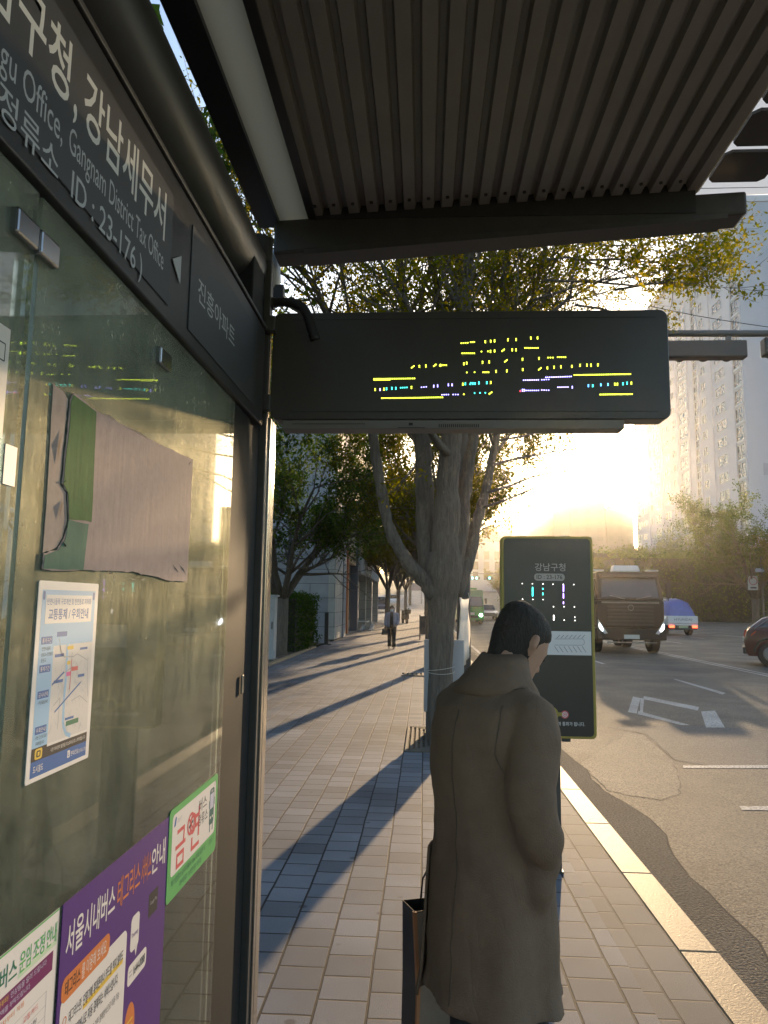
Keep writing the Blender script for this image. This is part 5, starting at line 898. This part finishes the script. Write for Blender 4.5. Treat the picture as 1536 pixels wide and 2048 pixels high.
b = MB(); b.hexa(lr(1.08, -.012, 2.02, 1.0, .165, 2.80, .5)); b.build('windscreen', CGL, tk, bevel=.03)
MB().hexa(lr(1.08, -.06, 2.80, 1.06, .0, 2.90, .3)).build('sun_visor', TD, tk, bevel=.02)
b = MB(); b.hexa(lr(1.27, -.08, .50, 1.27, -.05, .93, .9)); b.build('bumper', TP, tk, bevel=.05, seg=3)
b = MB()
for k in range(6): b.box((-.85, -.028, 1.02 + k * .13), (.85, .02, 1.09 + k * .13))
b.build('grille', TD, tk, bevel=.01); MB().box((-1.05, -.03, 1.84), (1.05, .01, 1.90)).build('trim_bar', RIM, tk, bevel=.01)
b = MB(); b.tube([(.1 * math.cos(a), -.045, 1.68 + .1 * math.sin(a)) for a in [2 * math.pi * i / 18 for i in range(19)]], .014, 6); b.build('emblem', RIM, tk)
for sx in (-1, 1):
    hl = MB().prism([(sx * 1.22, -.085, .98), (sx * .98, -.085, .72), (sx * .86, -.085, .74), (sx * 1.06, -.085, 1.02), (sx * 1.2, -.085, 1.25)], (0, .04, 0)).build('headlight', LENS, tk); MB().prism([(sx * 1.16, -.095, .93), (sx * 1.07, -.095, .82), (sx * 1.03, -.095, .86), (sx * 1.12, -.095, 1.04), (sx * 1.16, -.095, 1.10)], (0, .008, 0)).build('lamp', LAMP, hl)
    mi = MB().tube([(sx * 1.2, .25, 2.75), (sx * 1.42, .1, 2.72), (sx * 1.42, .1, 1.95), (sx * 1.22, .1, 1.95)], .022, 8).build('mirror_arm', TD, tk); MB().box((sx * 1.34, .06, 2.05), (sx * 1.52, .16, 2.6)).build('mirror', TD, mi, bevel=.03)
    MB().tube([(sx * .2, -.05, 2.0), (sx * .75, -.04, 2.12)], .014, 6).build('wiper', RIM, tk)
    MB().box((sx * 1.0 - .3, .08, 3.03), (sx * 1.0 + .1, .5, 3.09)).build('roof_marker', LENS, tk, bevel=.02)
    for y, r in ((1.0, .52), (4.6, .52), (5.9, .52)): wheel(tk, sx * 1.06, y, r, .32)
MB().hexa(lr(.52, .35, 3.03, .46, .45, 3.27, .8)).build('roof_deflector', mat('deflector_white', (.6, .6, .6), .4), tk, bevel=.04, seg=3)
MB().box((-1.22, 2.35, 1.15), (1.22, 7.6, 2.75)).build('load_body', TP, tk, bevel=.03); MB().box((-.45, .9, .62), (.45, 7.2, .92)).build('chassis', TD, tk); MB().box((-.28, -.092, .55), (.28, -.08, .70)).build('number_plate', CHP, tk); MB().box((-.9, -.1, .40), (.9, -.082, .44)).build('lower_trim', RIM, tk)
# small pickup truck with a blue sheet over its load
WP = mat('white_paint', (.55, .56, .57), .4, var=.06, vs=2, coat=.3); TARP = mat('blue_tarpaulin', (.07, .12, .38), .5, var=.2, vs=4, bump=.5, bs=9)
pk = thing('pickup_truck', 'small white pickup truck carrying a load under a blue tarpaulin', 'pickup truck', (15.9, 46.0, -.12), math.radians(9)); pk.scale = (1.13, 1.13, 1.13)
MB().box((-.85, 0, .55), (.85, 2.9, .64)).build('load_bed', WP, pk); tg = MB().box((-.85, -.03, .66), (.85, .02, 1.06)).build('tailgate', WP, pk, bevel=.015)
b = MB(); text(b, 'HYUNDAI', (-.5, -.034, .80), RX, UZ, 1.0, .13, .01); b.build('lettering', mat('tail_grey', (.12, .12, .13), .5), tg)
for sx in (-1, 1):
    MB().box((sx * .85, .025, .66), (sx * .81, 2.9, 1.06)).build('side_board', WP, pk, bevel=.01); MB().box((sx * .80, -.05, .42), (sx * .52, .0, .54)).build('tail_lamp', TAIL, pk); wheel(pk, sx * .70, .75, .33, .22); wheel(pk, sx * .70, 3.4, .33, .2)
MB().box((-.26, -.055, .40), (.26, -.03, .53)).build('number_plate', mat('plate_green', (.25, .33, .22), .5), pk); MB().box((-.8, 0, .3), (.8, .1, .42)).build('rear_bar', TD, pk); MB().box((-.35, .1, .36), (.35, 4.2, .54)).build('chassis', TD, pk)
b = MB(); b.loft([[Vector((w_ * x, y, z)) for x, z in ((-.80, .66), (-.80, .66 + .45 * h_), (-.66, .66 + .95 * h_), (-.35, .66 + 1.12 * h_), (.1, .66 + 1.16 * h_), (.5, .66 + 1.02 * h_), (.72, .66 + .7 * h_), (.80, .66 + .4 * h_), (.80, .66))] for y, w_, h_ in ((.04, 1, .25), (.10, .98, .8), (.3, 1, 1.08), (.9, 1, 1.15), (1.6, 1, 1.0), (2.3, .98, .95), (2.85, .95, .6))]); tp = b.build('tarpaulin', TARP, pk, True); wrinkle(tp, .25, .12)
b = MB(); b.loft([[Vector((x * w_, y, z)) for x, z in ((-.84, .5), (-.84, 1.2), (-.76, 1.92), (-.6, 2.0), (.6, 2.0), (.76, 1.92), (.84, 1.2), (.84, .5))] for y, w_ in ((3.0, .97), (3.1, 1), (4.4, 1), (4.75, .96))]); b.build('cab', WP, pk, bevel=.03); MB().box((-.62, 2.975, 1.3), (.62, 3.01, 1.82)).build('rear_window', CGL, pk)
for y in (2.75,): MB().tube([(-.8, y, .66), (-.8, y, 2.05), (.8, y, 2.05), (.8, y, .66)], .025, 6).build('load_frame', WP, pk)
MB().tube([(-.8, .2, 1.0), (-.78, 2.7, 1.95)], .015, 5).build('load_rope', TD, pk)
# dark red suv at the frame edge
RP = mat('red_paint', (.055, .008, .008), .28, coat=.9, var=.05, vs=2); az = math.radians(113)
fw, rt = Vector((math.sin(az), math.cos(az), 0)), Vector((math.cos(az), -math.sin(az), 0)); rw = Vector((10.35, 22.6, -.12)); C_ = rw + fw * 1.35 - rt * .8
sv = thing('suv', 'dark red SUV with a sloping rear, cut off by the frame edge', 'car', C_, -az); prof = [(-2.02, .42), (-2.06, .75), (-1.98, 1.0), (-1.93, 1.10), (-1.0, 1.14), (.9, 1.06), (1.9, .95), (2.25, .75), (2.3, .4)]
b = MB(); R_ = []
for x, k in ((-.93, .96), (-.9, 1), (.9, 1), (.93, .96)): R_.append([Vector((x, y * k, .55 + (z - .55) * k)) for y, z in prof + [(2.2, .3), (-1.95, .3)]])
b.loft(R_); b.build('body', RP, sv, True, bevel=.02); 
roofp = [(-1.93, 1.10), (-1.55, 1.42), (-1.0, 1.60), (-.2, 1.68), (.5, 1.62), (1.25, 1.08)]
b = MB(); b.loft([[Vector((x * (1 if i in (0, 5) else .86), y, z)) for i, (y, z) in enumerate(roofp)] for x in (-.86, .86)]); b.build('cabin', RP, sv, bevel=.04)
for sx in (-1, 1):
    b = MB(); b.poly([(sx * .885, -1.62, 1.145), (sx * .80, -1.25, 1.44), (sx * .79, -.95, 1.51), (sx * .885, -1.0, 1.145)]); b.poly([(sx * .885, -.9, 1.14), (sx * .79, -.85, 1.53), (sx * .785, -.2, 1.6), (sx * .80, .5, 1.54), (sx * .885, 1.0, 1.10)]); wn_ = b.build('side_window', CGL, sv); wn_.modifiers.new('t', 'SOLIDIFY').thickness = .03
    MB().tube([(sx * .90, -1.75, 1.12), (sx * .83, -1.3, 1.46), (sx * .80, -.6, 1.61), (sx * .81, .4, 1.58)], .014, 6).build('window_trim', RIM, sv)
    MB().prism([(sx * .72, -2.06, .86), (sx * .94, -1.85, .90), (sx * .94, -1.72, 1.02), (sx * .70, -2.02, 1.0)], (0, 0, .03)).build('tail_lamp', mat('tail_lamp_dim', (.5, .06, .02), .15), sv)
    for y in (-1.35, 1.4): wheel(sv, sx * .82, y, .37, .24)
    b = MB()
    for y in (-1.35, 1.4): b.tube([(sx * .93, y + .43 * math.cos(a), .40 + .43 * math.sin(a)) for a in [math.pi * i / 12 for i in range(13)]], .035, 6)
    b.build('wheel_arch', TD, sv)
    MB().box((sx * .94, -.3, .92), (sx * .955, -.1, .96)).build('door_handle', RIM, sv)
b = MB(); b.poly([(-.74, -1.9, 1.16), (.74, -1.9, 1.16), (.66, -1.55, 1.44), (-.66, -1.55, 1.44)]); wn_ = b.build('rear_window', CGL, sv); wn_.modifiers.new('t', 'SOLIDIFY').thickness = .04; MB().box((-.9, -2.1, .36), (.9, -1.98, .56)).build('bumper', TD, sv, bevel=.03); MB().box((-.26, -2.09, .72), (.26, -2.05, .83)).build('number_plate', CHP, sv)
# green bus far down the road
GB = mat('bus_green', (.04, .22, .05), .4, coat=.3); bs = thing('bus', 'small green bus far down the road beside the banner', 'bus', (3.85, 60.5, gz(60) - .12))
b = MB(); b.hexa(lr(1.08, 0, .35, 1.08, -.02, 1.45, 7)); b.build('body', GB, bs, bevel=.08); MB().hexa(lr(1.06, .02, 1.452, 1.0, .22, 2.85, 7)).build('upper_body', mat('bus_upper', (.12, .25, .12), .4), bs, bevel=.08); MB().hexa(lr(.98, -.01, 1.5, .92, .17, 2.45, .6)).build('windscreen', CGL, bs, bevel=.04); MB().box((-.6, -.05, .55), (.6, .02, .72)).build('bumper', TD, bs); MB().box((-.3, -.06, .8), (.3, -.03, 1.0)).build('number_plate', CHP, bs)
MB().box((-.5, .15, 2.86), (.5, .6, 3.02)).build('roof_sign', GB, bs, bevel=.03)
for sx in (-1, 1): MB().ball((sx * .82, -.05, .78), (.14, .06, .12), 12, 6).build('headlight', LAMP if sx > 0 else LENS, bs); wheel(bs, sx * .9, 1.2, .42, .26); wheel(bs, sx * .9, 5.4, .42, .26); MB().box((sx * 1.12, -.1, 1.7), (sx * 1.3, 0, 2.15)).build('mirror', TD, bs)
def simple_car(name, label, cat, loc, rz, paint, L=4.4, h=1.48, w_=.88, lamps=None, group=None):
    r = thing(name, label, cat, loc, rz, group); b = MB(); pf = [(-L / 2, .35), (-L / 2 + .02, .8), (-L / 2 + .5, .93), (L / 2 - .9, .9), (L / 2, .7), (L / 2, .35)]
    b.loft([[Vector((x, y * k, z)) for y, z in pf] for x, k in ((-w_, .97), (-w_ + .04, 1), (w_ - .04, 1), (w_, .97))]); b.build('body', paint, r, bevel=.04)
    b = MB(); b.hexa([(-.8, -L / 2 + .4, .925), (.8, -L / 2 + .4, .925), (.8, L / 2 - 1.0, .91), (-.8, L / 2 - 1.0, .91), (-.62, -L / 2 + 1.0, h), (.62, -L / 2 + 1.0, h), (.62, L / 2 - 1.8, h), (-.62, L / 2 - 1.8, h)]); b.build('cabin', paint, r, bevel=.05)
    MB().hexa([(-.68, L / 2 - 1.12, .97), (.68, L / 2 - 1.12, .97), (.68, L / 2 - 1.06, .97), (-.68, L / 2 - 1.06, .97), (-.56, L / 2 - 1.72, h - .06), (.56, L / 2 - 1.72, h - .06), (.56, L / 2 - 1.66, h - .06), (-.56, L / 2 - 1.66, h - .06)]).build('windscreen', CGL, r)
    for sx in (-1, 1):
        MB().box((sx * .6, L / 2 - .05, .62), (sx * .82, L / 2 + .015, .74)).build('headlight', lamps or LENS, r); MB().box((sx * .6, -L / 2 - .012, .66), (sx * .84, -L / 2 + .03, .78)).build('tail_lamp', mat('tail_red', (.35, .02, .015), .3), r)
        for y in (-L * .3, L * .3): wheel(r, sx * (w_ - .1), y, .32, .2)
    return r
simple_car('car', 'dark car just behind the small green bus', 'car', (6.1, 72, gz(72) - .12), math.pi, mat('dark_paint', (.03, .03, .035), .3, coat=.5)); simple_car('car', 'silver white car parked far off by the buildings', 'car', (-4.3, 104, gz(104)), math.pi, WP); simple_car('car', 'dark blue car parked beyond the shop columns', 'car', (-4.9, 84, gz(84)), math.pi, mat('blue_paint', (.03, .04, .08), .35, coat=.5), 4.2, 1.75)
sco = thing('scooter', 'dark delivery scooter with a shining mirror parked on the pavement', 'scooter', (-1.5, 58, gz(58)), .3)
for y in (-.55, .6): MB().tube([(-.05, y, .24), (.05, y, .24)], [.24, .24], 18).build('wheel', TYRE, sco)
MB().hexa([(-.14, -.75, .35), (.14, -.75, .35), (.14, .1, .28), (-.14, .1, .28), (-.14, -.7, .75), (.14, -.7, .75), (.12, -.05, .68), (-.12, -.05, .68)]).build('body', TD, sco, bevel=.04); MB().hexa([(-.2, .35, .3), (.2, .35, .3), (.18, .5, .3), (-.18, .5, .3), (-.2, .28, 1.0), (.2, .28, 1.0), (.15, .38, 1.0), (-.15, .38, 1.0)]).build('leg_shield', TD, sco, bevel=.03)
MB().box((-.22, -.95, .76), (.22, -.5, 1.1)).build('delivery_box', TD, sco, bevel=.03); MB().tube([(-.33, .2, 1.05), (0, .32, 1.02), (.33, .2, 1.05)], .016, 6).build('handlebar', TD, sco); MB().box((-.18, -.5, .74), (.18, 0, .82)).build('seat', TD, sco, bevel=.03); MB().cyl((.32, .22, 1.07), (.36, .24, 1.22), .06).build('mirror', CHR, sco)
# ------------------------------------------------------------------ street furniture
POLE = mat('pole_grey', (.10, .098, .095), .5, var=.12, vs=4)
sp = thing('signal_pole', 'tall grey traffic signal pole with an arm reaching over the road', 'signal pole', (.62, 11.5, 0)); S_ = lambda: MB(sp.location)
S_().tube([(.62, 11.5, 0), (.62, 11.5, 3), (.62, 11.5, 7.6)], [.115, .10, .085], 18).build('pole', POLE, sp, True); S_().tube([(.62, 11.5, 6.02), (5, 11.5, 5.98), (10.5, 11.5, 5.95)], [.06, .055, .045], 12).build('arm', POLE, sp, True)
for z in (6.9, 7.0, 7.12, 7.24): S_().cyl((.62, 11.5, z), (.62, 11.5, z + .03), .11, 18).build('band', mat('band_pale', (.4, .4, .4), .5), sp)
S_().cyl((.62, 11.5, .05), (.62, 11.5, .35), .13, 18).build('base_sleeve', mat('sleeve_yellow', (.30, .38, .05), .5), sp)
S_().box((.52, 11.32, 5.9), (.72, 11.7, 6.14)).build('arm_clamp', DKM, sp)
def signal(x0, x1, z0, z1, label):
    r = thing('traffic_signal', label, 'traffic signal', ((x0 + x1) / 2, 11.5, z0), 0, None); q = lambda: MB(r.location); q().box((x0, 11.42, z0), (x1, 11.62, z1)).build('housing', mat('signal_dark', (.05, .045, .042), .5), r, bevel=.03)
    n = max(1, round((x1 - x0) / .36))
    for i in range(n):
        cx_ = x0 + (x1 - x0) * (i + .5) / n; hv = q().tube([(cx_, 11.621, (z0 + z1) / 2), (cx_, 11.80, (z0 + z1) / 2)], [.10, .10], 18, False).build('visor', MATS['signal_dark'], r); hv.modifiers.new('t', 'SOLIDIFY').thickness = .01; q().cyl((cx_, 11.622, (z0 + z1) / 2), (cx_, 11.64, (z0 + z1) / 2), .115, 18).build('lens', LENS, r)
    q().box(((x0 + x1) / 2 + .45 if n > 1 else (x0 + x1) / 2 - .03, 11.47, z1), ((x0 + x1) / 2 + .52 if n > 1 else (x0 + x1) / 2 + .03, 11.53, 6.0)).build('hanger', POLE, r); return r
a, c = PY(1330, 718, 11.5), PY(1491, 682, 11.5); signal(3.62, c.x, a.z, c.z, 'dark horizontal traffic signal hanging under the arm beside the display'); a, c = PY(1527, 712, 11.5), PY(1590, 676, 11.5); signal(a.x, c.x, a.z, c.z, 'smaller signal head under the arm at the frame edge')
for i, (p0, p1) in enumerate((((1100, 560), (1536, 656)), ((1300, 640), (1345, 655)))):
    A_, B_ = PY(*p0, 14), PY(p1[0] + (60 if i == 0 else 0), p1[1] + (6 if i == 0 else 0), 14 if i == 0 else 11.6)
    r = thing('overhead_wire', ('long thin overhead wire sagging before the apartment tower', 'short thin wire running from the arm to the tree')[i], 'wire', A_); MB(A_).tube([A_.lerp(B_, k / 10) - Vector((0, 0, .12 * math.sin(math.pi * k / 10))) for k in range(11)], .008, 5).build('cable', TD, r)
bnr = thing('banner', 'white cloth banner tied between the largest tree and the signal pole', 'banner', (.6, 10.5, .95)); q = []
for i in range(9):
    t_ = i / 8; q.append([Vector((.47 + .22 * t_ + .02 * math.sin(i * 2.1 + k), 9.75 + 1.5 * t_, 1.70 - .86 * k / 6 - .03 * math.sin(3.1 * t_) - (.10 * (1 - t_) if k == 6 else 0))) for k in range(7)])
b = MB(bnr.location); b.loft(q, False, False); o_ = b.build('cloth', mat('banner_cloth', (.62, .56, .50), .85, var=.1, vs=6), bnr, True); o_.modifiers.new('t', 'SOLIDIFY').thickness = .003
for (p0, p1) in (((.47, 9.75, 1.70), (.33, 9.0, 2.25)), ((.47, 9.75, .80), (.30, 9.05, .55)), ((.70, 11.25, 1.69), (.68, 11.45, 1.8)), ((.70, 11.25, .85), (.68, 11.45, .8))): MB(bnr.location).tube([p0, p1], .006, 5).build('rope', mat('rope_pale', (.5, .48, .42), .8), bnr)
bd = thing('back_board', 'pale grey board standing behind the trunk of the largest tree', 'board', (.23, 9.3, 0)); MB(bd.location).box((.005, 9.22, .28), (.50, 9.26, 1.16)).build('panel', mat('board_grey', (.42, .41, .41), .6, var=.06, vs=3), bd, bevel=.004)
for x in (.03, .44): MB(bd.location).box((x, 9.262, 0), (x + .03, 9.29, 1.1)).build('leg', POLE, bd)
sr = thing('string', 'thin pale string wound round the trunk of the largest tree', 'string', (.21, 8.95, .78))
for dz in (0, .035): MB(sr.location).tube([(.205 + .17 * math.cos(a), 8.96 + .17 * math.sin(a), .80 + dz + .025 * math.sin(a + dz * 40)) for a in [2 * math.pi * i / 24 for i in range(25)]], .0035, 5).build('strand', MATS['rope_pale'], sr)
gr_ = thing('tree_grate', 'square cast iron tree grate at the foot of the largest tree', 'tree grate', (.22, 8.95, .003)); b = MB(gr_.location)
for i in range(7):
    h = .54 - i * .055; hy = .80 - i * .06
    for sx in (-1, 1): b.box((.34 + sx * h, 8.95 - hy, .004), (.34 + sx * (h - .028), 8.95 + hy, .016)); b.box((.34 - h + .029, 8.95 + sx * hy, .004), (.34 + h - .029, 8.95 + sx * (hy - .03), .016))
b.build('grating', mat('cast_iron', (.10, .085, .065), .7, var=.3, vs=20), gr_); MB(gr_.location).box((-.205, 8.145, .001), (.885, 9.755, .003)).build('soil_bed', SOIL, gr_)
dr = thing('drain_cover', 'small slotted drain cover in the pavement left of the largest tree', 'drain cover', (-.15, 17.0, .002)); b = MB(dr.location); c0 = PZ(835, 1350)
for i in range(6): b.box((c0.x - .3 + i * .1, c0.y - .25, .002), (c0.x - .24 + i * .1, c0.y + .25, .02))
dr.location = (c0.x, c0.y, .002); b.o = dr.location; b.build('slats', MATS['cast_iron'], dr); b = MB(dr.location); b.box((c0.x - .36, c0.y - .3, .001), (c0.x + .36, c0.y - .252, .02)); b.box((c0.x - .36, c0.y + .252, .001), (c0.x + .36, c0.y + .3, .02)); b.build('rim', MATS['cast_iron'], dr)
st = thing('folding_stand', 'dark wooden folding sign stand on the pavement left of the tree', 'sign stand', (.02, 33.5, 0)); M_ = lambda: MB(st.location)
for x in (-.18, .28): 
    for y in (-.22, .22): M_().tube([(x, 33.5 + y, 0), (x, 33.5 + y * .1, 1.1)], .028, 6).build('leg', mat('stand_wood', (.06, .045, .035), .7), st)
M_().hexa([(-.16, 33.30, .25), (.26, 33.30, .25), (.26, 33.32, .25), (-.16, 33.32, .25), (-.16, 33.44, 1.05), (.26, 33.44, 1.05), (.26, 33.46, 1.05), (-.16, 33.46, 1.05)]).build('board', MATS['stand_wood'], st)
ss = thing('round_sign', 'white roadside sign with a round dial under a tilted solar panel', 'sign', (22.7, 50, 0)); N_ = lambda: MB(ss.location)
a, c = PY(1496, 1180, 50), PY(1514, 1152, 50); N_().cyl((22.62, 50.1, 0), (22.62, 50.1, 5.0), .06).build('post', POLE, ss); N_().box((a.x, 49.9, a.z), (c.x, 50.0, c.z)).build('panel', mat('sign_white', (.6, .58, .58), .5), ss, bevel=.02)
b = N_(); b.tube([((a.x + c.x) / 2 + .25 * math.cos(t_), 49.88, c.z - .34 + .25 * math.sin(t_)) for t_ in [2 * math.pi * i / 20 for i in range(21)]], .03, 6); b.build('ring', mat('ring_red', (.35, .12, .12), .5), ss); N_().box((a.x + .12, 49.88, a.z + .1), (c.x - .12, 49.897, a.z + .2)).build('display', TD, ss); N_().hexa([(22.0, 49.6, 3.95), (22.6, 49.6, 3.95), (22.75, 50.2, 4.25), (22.2, 50.2, 4.25), (22.0, 49.6, 3.99), (22.6, 49.6, 3.99), (22.75, 50.2, 4.29), (22.2, 50.2, 4.29)]).build('solar_panel', mat('solar_pale', (.6, .62, .64), .2), ss)
dl = thing('lane_delineator', 'orange red flexible lane post standing beside the dark red SUV', 'lane post', (13.6, 31.2, -.12)); MB(dl.location).tube([(13.6, 31.2, -.10), (13.6, 31.2, .68)], .045, 10).build('post', mat('delineator_red', (.55, .08, .03), .5), dl); MB(dl.location).cyl((13.6, 31.2, -.12), (13.6, 31.2, -.08), .12).build('base', TD, dl)
for z in (.35, .55): MB(dl.location).cyl((13.6, 31.2, z), (13.6, 31.2, z + .07), .047, 10).build('band', WF, dl)
fm = thing('signal_pole', 'faint far signal mast with green lamps at the end of the road', 'signal pole', (14, 112, gz(112) - .1)); zz = gz(112); MB(fm.location).tube([(14, 112, zz - .1), (14, 112, zz + 6.5)], .12).build('pole', POLE, fm); MB(fm.location).tube([(14, 112, zz + 4.55), (6.5, 112, zz + 4.6)], .06).build('arm', POLE, fm)
for x in (945, 953, 979): P_ = PY(x, 1156, 111.8); h_ = MB(fm.location).box((P_.x - .5, 111.85, P_.z - .2), (P_.x + .5, 112.1, P_.z + .2)).build('signal_head', TD, fm); MB(fm.location).cyl((P_.x, 111.84, P_.z), (P_.x, 111.8, P_.z), .16, 12).build('lamp', mat('lamp_green', (.1, .9, .7), .3, emit=5), h_)
fb = thing('street_banner', 'small pale banner strung across the far pavement', 'banner', (-1.2, 110, gz(110))); P_, Q_ = PY(818, 1181, 110), PY(842, 1166, 110); MB(fb.location).box((P_.x, 110, P_.z), (Q_.x, 110.02, Q_.z)).build('cloth', mat('banner_pink', (.55, .42, .40), .8), fb)
for x in (P_.x - .05, Q_.x + .05): MB(fb.location).tube([(x, 110.01, gz(110)), (x, 110.01, Q_.z + .2)], .04, 8).build('post', POLE, fb)
# ------------------------------------------------------------------ haze
hz = MB((0, 0, 0)); hz.box((-420, -12, -1.3), (420, 560, 72))
HM = bpy.data.materials.new('haze_air'); HM.use_nodes = True; nn, ll = nodes_of(HM); nn.remove(nn['Principled BSDF'])
pv = nn.new('ShaderNodeVolumePrincipled'); pv.inputs['Color'].default_value = (1, .95, .86, 1); pv.inputs['Density'].default_value = .00032; pv.inputs['Anisotropy'].default_value = .9
ll.new(pv.outputs[0], nn['Material Output'].inputs['Volume'])
tag(hz.build('haze', HM), kind='stuff')
